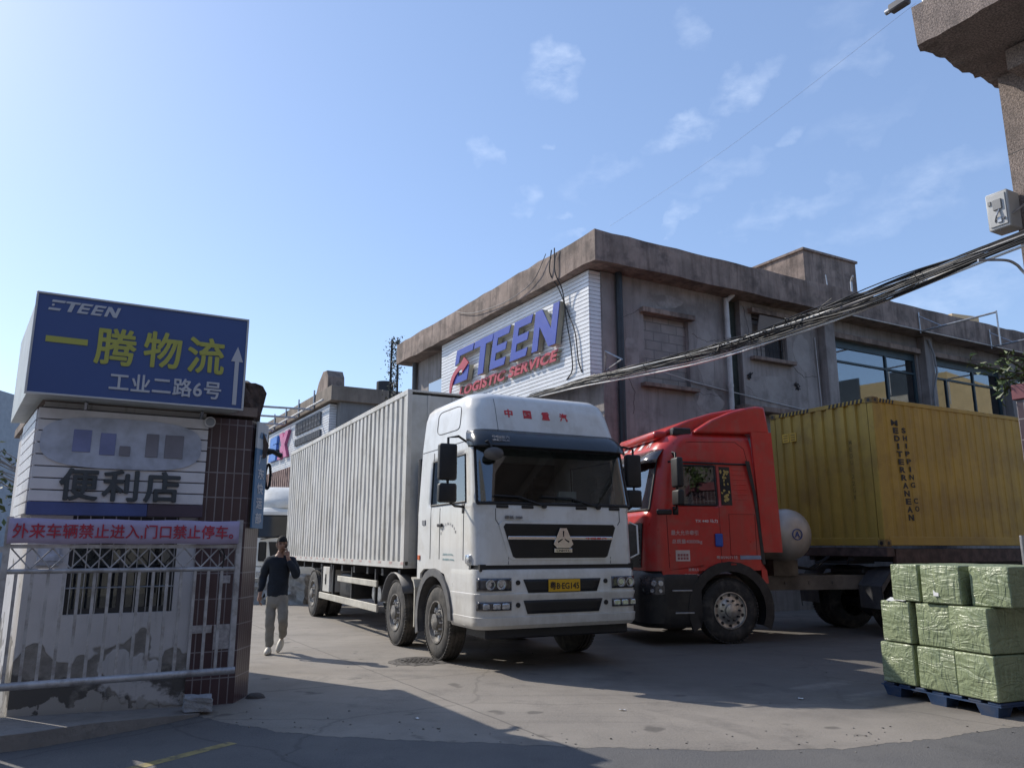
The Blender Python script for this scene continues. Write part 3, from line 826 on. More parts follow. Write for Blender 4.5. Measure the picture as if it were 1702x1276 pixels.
# lattice mast wrapped in creeper
lm = thing('lattice_mast', 'thin lattice mast overgrown with dry creeper beyond the cargo box', 'mast', (-4.63, 30, 0))
m_ = MB()
for sx, sy in ((-1, -1), (1, -1), (1, 1), (-1, 1)): m_.cyl((sx * .2, sy * .2, 0), (sx * .12, sy * .12, 9.6), .025, n=6)
for k in range(24):
    z = k * .4; a = .2 - .08 * z / 9.6; s = 1 if k % 2 else -1
    for q in ((-a * s, -a, a * s, -a), (-a * s, a, a * s, a), (-a, -a * s, -a, a * s), (a, -a * s, a, a * s)): m_.cyl((q[0], q[1], z), (q[2], q[3], z + .4), .012, n=5)
m_.build('frame', DARKM, lm)
LEAFD = mat('dry_leaf', (0.07, 0.075, 0.04), .8, var=.5, scale=3)
m_ = MB()
for k in range(700):
    z = 5.5 + 4.2 * rnd.random() ** .8; a = rnd.uniform(0, 6.28); r_ = abs(rnd.gauss(0, .2)) + .05
    c = Vector((r_ * math.cos(a), r_ * math.sin(a), z)); s = rnd.uniform(.03, .075)
    u = Vector((rnd.gauss(0, 1), rnd.gauss(0, 1), rnd.gauss(0, 1))).normalized(); v = u.orthogonal().normalized()
    m_.face([c - u * s, c + v * s * .5, c + u * s, c - v * s * .5])
m_.build('creeper', LEAFD, lm)

# ------------------------------------------------------------------ trucks: shared builders
class Cab:
    """cab shell lofted from rounded outlines; keys: (z, x_front, x_rear, half_width, corner_radius)"""
    def __init__(self, keys, win_x0, nf=16, nc=8, ns=8):
        self.keys, self.win_x0, self.nf, self.nc, self.ns = keys, win_x0, nf, nc, ns

    def at(self, z):
        K = self.keys
        if z <= K[0][0]: return K[0][1:]
        for p, q in zip(K, K[1:]):
            if z <= q[0]:
                t = (z - p[0]) / (q[0] - p[0])
                return tuple(a + (b - a) * t for a, b in zip(p[1:], q[1:]))
        return K[-1][1:]

    def front(self, y, z, off=0.0):
        xf, xr, hw, r = self.at(z)
        a = abs(y) - (hw - r)
        if a <= 0: return Vector((xf + off, y, z))
        a = min(a, r * .999)
        th = math.asin(a / r)
        s = 1 if y > 0 else -1
        return Vector((xf - r + (r + off) * math.cos(th), s * (hw - r + (r + off) * math.sin(th)), z))

    def side(self, x, z, s, off=0.0):
        xf, xr, hw, r = self.at(z)
        a = x - (xf - r)
        if a <= 0: return Vector((x, s * (hw + off), z))
        a = min(a, r * .999); th = math.acos(1 - 0) if False else math.asin(a / r)
        return Vector((xf - r + (r + off) * math.sin(th), s * (hw - r + (r + off) * math.cos(th)), z))

    def ring(self, z):
        xf, xr, hw, r = self.at(z)
        P, tagl = [], []
        side = [xr + (self.win_x0 - xr) * k / 3 for k in range(3)] + [self.win_x0 + (xf - r - .02 - self.win_x0) * k / self.ns for k in range(self.ns)] + [xf - r - .02]
        right = [Vector((x, -hw, z)) for x in side]
        arc = [Vector((xf - r + r * math.sin(k / self.nc * math.pi / 2), -(hw - r) - r * math.cos(k / self.nc * math.pi / 2), z)) for k in range(self.nc + 1)]
        fr = [Vector((xf, -(hw - r) + 2 * (hw - r) * k / self.nf, z)) for k in range(1, self.nf)]
        half = right + arc
        P = half + fr + [Vector((p.x, -p.y, p.z)) for p in half[::-1]]
        return P

    def build(self, zs, win_z, shield_z, m_body, parent, name='cab_shell', cut_arc=3, top_cap=True):
        m = MB(); bm = m.bm
        vs = [[bm.verts.new(p) for p in self.ring(z)] for z in zs]
        n = len(vs[0])
        h = 3 + self.ns + 1            # side points
        i_arc0 = h                     # first arc point index
        i_fr0 = h + self.nc            # last arc point of right corner
        glass_front, glass_r, glass_l = [], [], []
        cols_w = set(range(i_arc0 + self.nc - cut_arc + 0, n - 1 - (i_arc0 + self.nc - cut_arc)))
        for k in range(len(zs) - 1):
            zc = (zs[k] + zs[k + 1]) / 2
            for i in range(n - 1):
                q = (vs[k][i], vs[k][i + 1], vs[k + 1][i + 1], vs[k + 1][i])
                if shield_z[0] < zc < shield_z[1] and i in cols_w:
                    glass_front.append([v.co.copy() for v in q]); continue
                iw = i - 3
                jw = (n - 2 - i) - 3
                if win_z[0] < zc < win_z[1] and 0 <= iw < self.ns - 1:
                    glass_r.append([v.co.copy() for v in q]); continue
                if win_z[0] < zc < win_z[1] and 0 <= jw < self.ns - 1:
                    glass_l.append([v.co.copy() for v in q]); continue
                bm.faces.new(q)
            bm.faces.new((vs[k][n - 1], vs[k][0], vs[k + 1][0], vs[k + 1][n - 1]))
        if top_cap: bm.faces.new(vs[-1])
        bm.faces.new(vs[0][::-1])
        o = m.build(name, m_body, parent, smooth=32)
        md = o.modifiers.new('thick', 'SOLIDIFY'); md.thickness = 0.03; md.offset = -1
        self.glass_sets = (glass_front, glass_r, glass_l)
        return o

    def glazing(self, faces, name, parent, seal=.02, pane=None):
        m = MB()
        for q in faces: m.face(q)
        bmesh.ops.remove_doubles(m.bm, verts=m.bm.verts, dist=1e-4)
        edges = [e for e in m.bm.edges if len(e.link_faces) == 1]
        segs = [(e.verts[0].co.copy(), e.verts[1].co.copy()) for e in edges]
        o = m.build(name, pane or GLASS_CAB, parent, smooth=50)
        s = MB()
        for a, c in segs: s.cyl(a, c, seal, n=6)
        s.build('seal', BLACK, o)
        return o

    def line(self, pts, r=.006):
        pass


def wheel(parent, x, y, s, r=.53, wid=.29, style='dark', dual=False, name='wheel', mud=None):
    """s=+1: the outer face looks towards +y"""
    m = MB()
    k = r / .53
    prof = [(.29 * k, -.01), (.33 * k, .0), (.40 * k, .012), (.46 * k, .0), (.495 * k, -.02), (.52 * k, -.04), (.53 * k, -.05)]
    for g in (.09, .15, .21):
        prof += [(.53 * k, -g + .012), (.518 * k, -g + .008), (.518 * k, -g - .008), (.53 * k, -g - .012)]
    prof += [(.53 * k, -wid + .05), (.495 * k, -wid + .02), (.40 * k, -wid - .01), (.29 * k, -wid)]
    m.lathe(prof, (0, 0, 0), 'y', 48, 0, s)
    for q in range(60):                                            # shoulder tread blocks
        a = 2 * math.pi * q / 60
        m.box(-.017, .017, -.03, .03, -.012, .012, M=Matrix.Rotation(a, 4, 'Y') @ Matrix.Translation((0, -s * .035, .515 * k)))
    t = m.build(name, mud or RUBBER, parent, smooth=35)
    t.location = (x, y, r)
    rm = MB()
    if style == 'alloy':
        rm.lathe([(.298 * k, -.015), (.30 * k, .006), (.285 * k, .008), (.275 * k, -.02), (.235 * k, -.035), (.19 * k, -.02), (.15 * k, .0), (.11 * k, .01), (.105 * k, .05), (.06 * k, .065), (0, .068)], (0, 0, 0), 'y', 40, 0, s)
        hole_r, nh, rad, nut, nutr = .028, 10, .247, 10, .165
    else:
        rm.lathe([(.298 * k, -.015), (.30 * k, .006), (.282 * k, .006), (.27 * k, -.05), (.24 * k, -.09), (.20 * k, -.075), (.155 * k, -.04), (.12 * k, -.03), (.115 * k, .03), (.07 * k, .05), (0, .052)], (0, 0, 0), 'y', 40, 0, s)
        hole_r, nh, rad, nut, nutr = .036, 8, .215, 10, .15
    rim = rm.build('rim', mat('alloy_rim', (0.5, 0.49, 0.47), .38, .8, var=.25, scale=10, dirt=((0.2, 0.18, 0.16), .5, 7)) if style == 'alloy' else RIMD, t, smooth=40)
    d = MB()
    for q in range(nh):
        a = 2 * math.pi * (q + .5) / nh
        c = Vector((rad * k * math.cos(a), s * (-.028 if style == 'alloy' else -.078), rad * k * math.sin(a)))
        d.cyl(c, c + Vector((0, s * .006, 0)), hole_r * k, n=12)
    d.build('hand_hole', BLACK, t)
    d = MB()
    for q in range(nut):
        a = 2 * math.pi * q / nut
        c = Vector((nutr * k * math.cos(a), s * (-.01 if style == 'alloy' else -.05), nutr * k * math.sin(a)))
        d.cyl(c, c + Vector((0, s * .055, 0)), .017 * k, .013 * k, n=8)
    if style != 'alloy':                                            # pale dirt-free lobes between the holes
        for q in range(nh):
            a = 2 * math.pi * q / nh
            c = Vector((.222 * k * math.cos(a), s * -.074, .222 * k * math.sin(a)))
            d.lathe([(0, .04), (.038, .034), (.056, .0)], c, 'y', 10, 0, s)
    d.build('wheel_nuts', STEEL if style != 'alloy' else DARKM, t, 40)
    if dual:
        t2 = bpy.data.objects.new(name, t.data); COL.objects.link(t2); t2.parent = parent; t2.location = (x, y - s * (wid + .05), r)
    return t


def strip(pts, r, name, m, parent, n=6):
    k = MB(); k.tube(pts, r, n); return k.build(name, m, parent, 60)


# ------------------------------------------------------------------ white cargo truck
wt = thing('cargo_truck', 'big white cargo truck with corrugated pale box body and yellow number plate', 'truck', (.05, 12.21, 0), R(-63.8), None)
HW = 1.245
cabw = Cab([(.80, 1.30, -.92, HW, .2), (1.36, 1.40, -.92, HW, .22), (1.42, 1.41, -.92, HW, .24), (2.10, 1.38, -.92, HW, .25), (2.17, 1.37, -.92, HW - .005, .17), (2.95, 1.19, -.9, HW - .04, .14),
            (3.05, 1.16, -.9, HW - .045, .15), (3.12, 1.14, -.9, HW - .05, .24), (3.55, 1.0, -.88, HW - .09, .3), (3.69, .93, -.86, HW - .13, .31), (3.765, .82, -.8, HW - .2, .3), (3.80, .6, -.66, HW - .36, .26)], -.36)
zs = [1.36, 1.42, 1.6, 1.8, 2.0, 2.10, 2.17, 2.2, 2.3, 2.45, 2.6, 2.75, 2.86, 2.95, 3.05, 3.12, 3.25, 3.4, 3.5, 3.55, 3.6, 3.64, 3.66, 3.69, 3.73, 3.765, 3.785, 3.80]
cabw.build(zs, (2.2, 2.86), (2.17, 2.95), WHITE_PAINT, wt, cut_arc=5)
cabw.glazing(cabw.glass_sets[0], 'windscreen', wt, .022)
cabw.glazing(cabw.glass_sets[1], 'side_window', wt, .016)
cabw.glazing(cabw.glass_sets[2], 'side_window', wt, .016)
# lower side of the cab, behind the arch and in front of it (kept open for the wheel)
for s in (-1, 1):
    m_ = MB()
    m_.prism([(-.92, 1.36), (-.92, 1.12), (-.80, 1.12), (-.78, 1.2), (-.62, 1.27), (-.15, 1.28), (.22, 1.22), (.36, 1.05), (.42, .8), (.42, .62), (1.02, .58), (1.12, 1.36)], (0, s * HW, 0), X, Z, .03 * s)
    m_.build('lower_side_panel', WHITE_PAINT, wt)
    # grey wheel arch
    a_ = MB()
    outer, inner = [], []
    for k in range(15):
        th = R(200 - k * 14)
        outer.append((-.15 + .735 * math.cos(th), .56 + .73 * math.sin(th))); inner.append((-.15 + .63 * math.cos(th), .56 + .62 * math.sin(th)))
    a_.prism(outer + inner[::-1], (0, -HW - .005 if s < 0 else HW + .035, 0), X, Z, .03)
    a_.grid([[(p[0], s * (HW - .32), p[1]) for p in inner], [(p[0], s * (HW + .02), p[1]) for p in inner]])
    a_.build('wheel_arch', mat('grey_plastic', (0.11, 0.11, 0.115), .6, var=.2, dirt=((0.25, 0.23, 0.2), .4, 4)), wt, 40)
# interior: floor, dashboard, seats, wheel, curtain
m_ = MB(); m_.box(-.85, 1.2, -1.15, 1.15, 1.42, 1.5); m_.box(.72, 1.2, -1.1, 1.1, 1.5, 2.08, .05); m_.build('dashboard', INTERIOR, wt)
for s in (-.62, .62):
    m_ = MB(); m_.box(-.25, .3, s - .26, s + .26, 1.5, 1.85, .05); m_.box(-.4, -.22, s - .25, s + .25, 1.85, 2.5, .06); m_.box(-.38, -.26, s - .13, s + .13, 2.52, 2.72, .04); m_.build('seat', mat('seat_cloth', (0.09, 0.085, 0.08), .9), wt)
m_ = MB(); m_.lathe([(.2, .0), (.22, .015), (.24, 0), (.22, -.015), (.2, 0)], (0, 0, 0), 'x', 24); m_.cyl((-.02, 0, 0), (.25, 0, -.12), .03); m_.box(-.01, .01, -.2, .2, -.02, .02)
o_ = m_.build('steering_wheel', BLACK, wt, 50); o_.location = (.52, .62, 2.1); o_.rotation_euler = (0, R(-55), 0)
m_ = MB(); m_.box(-.72, -.7, -1.1, 1.1, 1.5, 2.95); m_.build('cab_curtain', mat('grey_curtain', (0.12, 0.12, 0.13), .9), wt)
m_ = MB(); m_.box(.85, 1.0, -.95, -.72, 2.1, 2.16, .01); m_.build('dashboard_box', mat('red_packet', (0.5, 0.06, 0.05), .6), wt)
m_ = MB(); m_.box(.9, 1.05, -.7, -.3, 2.1, 2.2, .03); m_.build('dashboard_cloth', mat('pale_cloth', (0.5, 0.48, 0.46), .9), wt)
m_ = MB(); m_.box(.95, 1.02, .2, .49, 2.27, 2.38, .004, M=None); m_.box(.9, 1.05, .1, .6, 2.1, 2.22, .02); m_.build('paper_notice', mat('notice_paper', (0.6, 0.6, 0.58), .7), wt)
# front hood panel, grille, badge
GRM = mat('grille_mesh', (0.012, 0.012, 0.014), .5)
m_ = MB()
m_.prism([(-.9, 1.93), (.9, 1.93), (.94, 1.88), (.80, 1.46), (.74, 1.42), (-.74, 1.42), (-.80, 1.46), (-.94, 1.88)], (1.40, 0, 0), Y, Z, .018, bev=.006)
m_.build('grille_surround', WHITE_PAINT, wt)
m_ = MB()
m_.prism([(-.85, 1.9), (.85, 1.9), (.88, 1.86), (.74, 1.47), (.70, 1.45), (-.70, 1.45), (-.74, 1.47), (-.88, 1.86)], (1.4205, 0, 0), Y, Z, .004)
for k in range(14):
    zz = 1.475 + k * .03; hw_ = .70 + (zz - 1.47) * .38
    if abs(zz - 1.71) > .03: m_.box(1.424, 1.432, -hw_, hw_, zz, zz + .009)
g_ = m_.build('grille', GRM, wt)
m_ = MB(); m_.box(1.425, 1.445, -.82, .82, 1.69, 1.735, .006); m_.build('chrome_bar', CHROME, g_)
text('badge_text', '中国重汽', RED_TXT, g_, (1.446, .55, 1.712), Y, Z, .34, .03, .002, bold=.02)
# triangular badge, three lobes
m_ = MB()
tri = [(-.05, .12), (.05, .12), (.155, -.1), (.1, -.15), (-.1, -.15), (-.155, -.1)]
m_.prism(tri, (1.446, .01, 1.73), Y, Z, .02, bev=.004)
b_ = m_.build('badge', CHROME, g_)
m_ = MB()
for k in range(3):
    a = R(90 + 120 * k); c_ = Vector((math.cos(a), math.sin(a)))
    rot = lambda q, a=a: (q[0] * math.cos(a - R(90)) - q[1] * math.sin(a - R(90)), q[0] * math.sin(a - R(90)) + q[1] * math.cos(a - R(90)) - .02)
    m_.prism([rot(q) for q in ((-.006, .02), (.006, .02), (.012, .1), (-.012, .1))], (1.4665, .01, 1.73), Y, Z, .002)
m_.build('badge_groove', BLACK, b_)
m_ = MB(); m_.box(1.446, 1.46, -.13, .15, 1.52, 1.575, .004); m_.build('badge_plate', CHROME, g_)
text('badge_letters', 'CNHTC', BLK_TXT, g_, (1.461, .01, 1.547), Y, Z, .22, .032, .002, bold=.02)
text('model_badge', '豪沃 380', mat('badge_grey', (0.25, 0.25, 0.26), .4, .5), wt, (1.395, -.72, 1.985), Y, Z, .26, .045, .012, bold=.02)
# dark gap and steps below the hood
m_ = MB(); m_.box(1.0, 1.38, -1.2, 1.2, 1.28, 1.37); m_.build('hood_gap', BLACK, wt)
# bumper, lofted with rounded corners
bump = Cab([(.55, 1.42, .5, 1.22, .2), (.60, 1.46, .5, 1.25, .22), (.70, 1.47, .5, 1.255, .22), (.705, 1.44, .5, 1.25, .22), (.93, 1.45, .5, 1.25, .22), (.965, 1.47, .5, 1.255, .22), (.995, 1.47, .5, 1.255, .22), (1.0, 1.45, .5, 1.25, .22), (1.24, 1.44, .5, 1.25, .22), (1.30, 1.42, .5, 1.245, .2), (1.31, 1.36, .6, 1.2, .2)], .6)
bo = bump.build([.55, .57, .60, .65, .70, .705, .75, .8, .87, .93, .965, .995, 1.0, 1.06, 1.12, 1.18, 1.24, 1.28, 1.30, 1.31], (9, 9), (9, 9), WHITE_PAINT, wt, 'bumper')
bo.modifiers.clear()
def front_patch(cab, y0, y1, z0, z1, off, name, m, parent, n=10, slant=0.0):
    k = MB()
    rows = []
    for j in range(5):
        z = z0 + (z1 - z0) * j / 4
        sl = slant * (1 - j / 4)
        rows.append([cab.front(y0 + sl + (y1 - y0 - 2 * sl) * i / n, z, off) for i in range(n + 1)])
    k.grid(rows)
    o = k.build(name, m, parent, 40)
    sd = o.modifiers.new('thick', 'SOLIDIFY'); sd.thickness = .012; sd.offset = -1
    return o
front_patch(bump, -.60, .60, 1.005, 1.175, .012, 'upper_air_slot', GRM, bo, slant=.07)
front_patch(bump, -.60, .62, .735, .905, .012, 'lower_air_slot', GRM, bo, slant=.06)
m_ = MB(); m_.box(1.465, 1.478, -.235, .255, 1.01, 1.17, .003)
pl = m_.build('number_plate', mat('plate_yellow', (0.62, 0.36, 0.02), .45, var=.06), bo)
text('plate_number', '粤B·EG145', BLK_TXT, pl, (1.479, .01, 1.09), Y, Z, .45, .105, .002, bold=.018)
for s in (-1, 1):
    a, c = (-1.22, -.78) if s < 0 else (.78, 1.22)
    h_ = front_patch(bump, a, c, 1.035, 1.195, .014, 'headlight', mat('lamp_dark', (0.10, 0.10, 0.11), .15, .7, var=.3, scale=20), bo, 12)
    for yy in (.93, 1.08) if s > 0 else (-.93, -1.08):
        p = bump.front(yy, 1.115, .016)
        k = MB(); k.lathe([(.066, -.004), (.066, .012), (.056, .014), (.05, .002), (.03, -.002), (.0, .006)], p, 'x', 24); k.build('lamp', LAMPG, h_, 40)
    h_ = front_patch(bump, a, c, .79, .895, .014, 'fog_lamp', mat('lamp_dark'
        , (0, 0, 0)), bo, 12)
    for yy in (.86, .99, 1.12):
        p = bump.front(s * yy, .843, .014)
        k = MB(); k.box(p.x - .01, p.x + .012, p.y - .055, p.y + .055, .805, .88, .012); k.build('lamp', LAMPG, h_, 40)
    for zz in (1.135, .85):
        p = bump.front(s * .68, zz, .0)
        k = MB(); k.cyl(p, p + Vector((.012, 0, 0)), .032, n=16); k.build('plug', BLACK, bo, 40)
m_ = MB(); m_.box(.7, 1.35, -1.1, 1.1, .42, .56, .02); m_.build('underrun_bar', DARKM, wt)
# sun visor and roof lettering
m_ = MB()
rows = []
for zz, off in ((2.93, .19), (2.95, .20), (3.06, .16), (3.16, .06), (3.2, .01)):
    rows.append([cabw.front(-1.2 + 2.4 * i / 30, zz, off * (1 - .62 * (abs(i - 15) / 15) ** 8)) for i in range(31)])
m_.grid(rows)
v_ = m_.build('sun_visor', mat('smoked_visor', (0.02, 0.023, 0.028), .22, var=.1), wt, 40)
sd = v_.modifiers.new('thick', 'SOLIDIFY'); sd.thickness = .012
def slanted_text(name, body, m, parent, y, z, w_, h_, off, bold):
    p = cabw.front(y, z, off); q = cabw.front(y, z + .05, off)
    return text(name, body, m, parent, p, Y, (q - p).normalized(), w_, h_, .003, bold)
for k, ch in enumerate('中国重汽'):
    slanted_text('roof_lettering', ch, RED_TXT, wt, -.62 + k * .30, 3.46, .13, .13, .003, .03)
text('visor_lettering', '中国重汽', mat('grey_print', (0.4, 0.4, 0.42), .5), v_, (1.335, -.88, 3.065), Y, Vector((-.28, 0, 1)).normalized(), .26, .042, .004, .02)
text('visor_lettering', 'SINOTRUK', MATS['grey_print'], v_, (1.349, -.88, 3.02), Y, Vector((-.28, 0, 1)).normalized(), .26, .026, .004, .02)
m_ = MB()
for s in (-1, 1):                                                     # roof-cap seam and raised roof side panel
    pass
for yy in (-.82,): m_.tube([cabw.front(yy - .12 * (zz - 3.12) * 0, zz, .002) for zz in (3.2, 3.3, 3.4, 3.5, 3.6, 3.67)], .004, 5)
m_.tube([cabw.side(x_, 3.05, -1, .002) for x_ in (-.88, -.4, 0, .4, .8, .92)], .005, 5)
m_.tube([cabw.side(.02, zz, -1, .002) for zz in (1.42, 1.7, 2.0, 2.15)], .005, 5)
m_.tube([cabw.side(-.36, zz, -1, .002) for zz in (1.42, 1.7, 2.0, 2.3, 2.6, 2.9, 3.0)], .005, 5)
m_.tube([cabw.side(.92, zz, -1, .002) for zz in (1.42, 1.7, 2.0, 2.15)], .005, 5)
m_.tube([cabw.front(-.80, zz, .001) for zz in (1.37, 1.5, 1.7)] + [cabw.front(-.98, zz, .001) for zz in (1.95, 2.1)], .006, 5)
m_.tube([cabw.front(.80, zz, .001) for zz in (1.37, 1.5, 1.7)] + [cabw.front(.98, zz, .001) for zz in (1.95, 2.1)], .006, 5)
rr = [cabw.side(.13 + .46 * math.copysign(abs(math.cos(a)) ** .35, math.cos(a)), 3.44 + .18 * math.copysign(abs(math.sin(a)) ** .35, math.sin(a)) - .02 * math.cos(a), -1, .003) for a in [i * math.pi / 20 for i in range(41)]]
m_.tube(rr, .006, 5)
m_.build('panel_gap', mat('panel_gap', (0.12, 0.12, 0.12), .8), wt)
# door handle, markings, corner lamp, side reflector
m_ = MB(); m_.box(-.02, .16, -HW - .035, -HW - .005, 1.88, 1.93, .01); m_.build('door_handle', DARKM, wt)
m_ = MB(); m_.box(-.72, -.58, -HW - .012, -HW - .002, 1.92, 2.0, .004); m_.build('side_badge', mat('badge_grey', (0, 0, 0)), wt)
text('door_marking', '核定载质量 18000kg', mat('faint_teal_print', (0.35, 0.5, 0.52), .6), wt, (.38, -HW - .003, 1.42), X, Z, .44, .035, .002)
text('door_marking', '总质量 25000kg', MATS['faint_teal_print'], wt, (.36, -HW - .003, 1.36 + .13), X, Z, .4, .035, .002)
for k in range(9):
    a = R(160 - k * 17)
    text('door_marking', '深圳市货物运输有限'[k], mat('faint_grey_print', (0.5, 0.5, 0.5), .6), wt, (.36 + .3 * math.cos(a), -HW - .003, 1.72 + .2 * math.sin(a)), X, Z, .04, .04, .002)
m_ = MB(); m_.box(-.88, -.79, -HW - .016, -HW + .01, 1.40, 1.47, .004); m_.build('side_reflector', mat('orange_reflector', (0, 0, 0)), wt)
p = cabw.side(1.22, 1.42, -1, .0)
m_ = MB(); m_.box(1.02, 1.2, -HW - .03, -HW + .05, 1.37, 1.5, .03, seg=2); m_.build('corner_lamp', LAMPG, wt, 40)
# mirrors
def mirrors(parent, cab, s, zt, x=.98, drop=.36, tall=.5):
    m_ = MB()
    y0 = s * 1.2; yo = s * 1.52
    m_.tube([(x - .08, y0, zt + .08), (x + .03, s * 1.36, zt + .13), (x + .05, yo, zt + .1), (x + .05, yo, zt - .75), (x + .02, s * 1.4, zt - .82), (x - .05, y0, zt - .83)], .018, 8)
    m_.box(x - .1, x + .0, s * 1.22 - .03, s * 1.22 + .03, zt - .92, zt - .78, .01)
    o = m_.build('mirror_arm', BLACK, parent, 50)
    k = MB(); k.box(x - .03, x + .09, yo - .13, yo + .13, zt - .48, zt + .02, .035, seg=3); k.build('mirror', BLACK, parent, 50)
    k = MB(); k.box(x - .03, x + .09, yo - .13, yo + .13, zt - .78, zt - .52, .035, seg=3); k.build('mirror', BLACK, parent, 50)
mirrors(wt, cabw, -1, 2.96, .95)
mirrors(wt, cabw, 1, 2.96, .95)
# kerb mirror seen at the top corner of the windscreen
m_ = MB(); m_.lathe([(0, .05), (.09, .035), (.13, 0), (.12, -.01), (0, -.01)], (0, 0, 0), 'x', 20); o_ = m_.build('kerb_mirror', mat('grey_plastic', (0, 0, 0)), wt, 60); o_.location = (1.36, -1.0, 2.83); o_.rotation_euler = (0, R(20), 0); o_.scale = (1, 1.15, .7)
strip([(1.2, -1.12, 2.98), (1.36, -1.08, 3.0), (1.38, -1.02, 2.88)], .014, 'mirror_bracket', BLACK, wt)
# wipers
for y0, y1 in ((-.25, -1.0), (.62, -.28)):
    a = cabw.front(y0, 2.14, .03); c = cabw.front((y0 + y1) / 2, 2.26, .035); d = cabw.front(y1, 2.27, .03)
    k = MB(); k.tube([a, c], .014, 6); k.tube([cabw.front(y0 - .12, 2.19, .022), c, d], .011, 6); k.cyl(a - Vector((.06, 0, 0)), a + Vector((.02, 0, 0)), .03); k.build('wiper', BLACK, wt)
for yy in (-.88, -.5, .35, .9):
    p = cabw.front(yy, 2.125, .004); k = MB(); k.box(p.x - .01, p.x + .012, p.y - .09, p.y + .09, 2.105, 2.145, .006); k.build('scuttle_clip', BLACK, wt)
# grab handle on the far corner
strip([(1.3, 1.2, 1.95), (1.36, 1.3, 1.9), (1.38, 1.3, 1.5), (1.32, 1.2, 1.44)], .014, 'grab_handle', WHITE_PAINT, wt)
# chassis, axles, wheels
m_ = MB()
for s in (-.43, .43): m_.box(-11.6, 1.1, s - .04, s + .04, .74, 1.0)
for k in range(9): m_.box(-11 + k * 1.3, -10.9 + k * 1.3, -.39, .39, .78, .95)
for k in range(11): m_.box(-11.5 + k * .95, -11.38 + k * .95, -1.2, 1.2, 1.1, 1.22)
m_.box(-11.6, -1.6, -.5, -.38, 1.0, 1.1); m_.box(-11.6, -1.6, .38, .5, 1.0, 1.1)
m_.cyl((-1.9, 0, .75), (-8.2, 0, .6), .07); m_.build('chassis_frame', DARKM, wt)
for x_ in (-.15, -2.08, -8.3):
    k = MB(); k.cyl((x_, -1.0, .53), (x_, 1.0, .53), .08); k.box(x_ - .5, x_ + .5, -.52, -.42, .56, .66); k.box(x_ - .5, x_ + .5, .42, .52, .56, .66); k.build('axle', DARKM, wt)
DUSTR = mat('dusty_tyre', (0.055, 0.052, 0.05), .85, var=.3, scale=9, bump=.2, bscale=50, dirt=((0.15, 0.135, 0.115), .65, 4))
for x_ in (-.15, -2.08):
    for s in (-1, 1): wheel(wt, x_, s * 1.21, s, mud=DUSTR)
for s in (-1, 1): wheel(wt, -8.3, s * 1.23, s, dual=True, mud=DUSTR)
m_ = MB(); m_.box(-9.6, -7.0, -.6, .6, .4, .75)
MUDP = mat('beige_mudguard', (0.5, 0.47, 0.4), .6, var=.15, dirt=((0.3, 0.27, 0.22), .5, 3))
for s in (-1, 1):
    k = MB()
    pf = [(-1.06, .38), (-1.02, .40), (-1.02, .98), (-1.10, 1.1), (-1.2, 1.13), (-1.2, 1.1), (-1.12, 1.06), (-1.06, .96)]
    k.prism(pf, (0, s * 1.24 if s < 0 else .85 + .39, 0), X, Z, -.36 * (1 if s < 0 else 1) if s < 0 else .36)
    k.build('mud_flap', MUDP, wt)
    k = MB()
    arc = [(-2.08 + .64 * math.cos(R(a)), .56 + .62 * math.sin(R(a))) for a in range(30, 171, 14)]
    k.grid([[(p[0], s * .9, p[1]) for p in arc], [(p[0], s * 1.26, p[1]) for p in arc]]); o_ = k.build('mudguard', MATS['grey_plastic'], wt, 60)
    sd = o_.modifiers.new('thick', 'SOLIDIFY'); sd.thickness = .015
# side locker, guard rails, tanks
m_ = MB(); m_.box(-7.35, -6.75, -1.22, -.75, .62, 1.16, .01); c_ = m_.build('side_locker', MATS['pale_grey_box_paint'], wt)
m_ = MB(); m_.box(-7.08, -7.03, -1.235, -1.22, .78, 1.0); m_.cyl((-7.05, -1.24, .88), (-7.05, -1.22, .88), .035); m_.build('latch', BLACK, c_)
m_ = MB(); m_.box(-5.95, -3.1, -1.24, -1.2, .89, 1.0, .006); m_.build('side_guard_rail', MUDP, wt)
m_ = MB(); m_.box(-7.6, -3.05, -1.24, -1.2, .46, .59, .006); m_.build('side_guard_rail', MUDP, wt)
for x_ in (-7.6, -6.55, -5.0, -3.35): m_ = MB(); m_.box(x_, x_ + .07, -1.2, -1.15, .5, 1.2); m_.build('guard_post', DARKM, wt)
m_ = MB()
for k in range(3): m_.cyl((-4.2 + k * .33, -.95, .72), (-4.2 + k * .33, -.55, .72), .14)
m_.build('air_tank', STEEL, wt, 40)
m_ = MB(); m_.box(-6.3, -5.2, -1.1, -.6, .55, 1.05, .06, seg=2); m_.build('fuel_tank', DARKM, wt, 40)
m_ = MB(); m_.box(-1.4, -1.05, -1.1, 1.1, .75, 2.6, .04); m_.cyl((-1.25, -1.05, 2.0), (-1.25, -1.05, 3.0), .09); m_.build('air_intake', DARKM, wt)

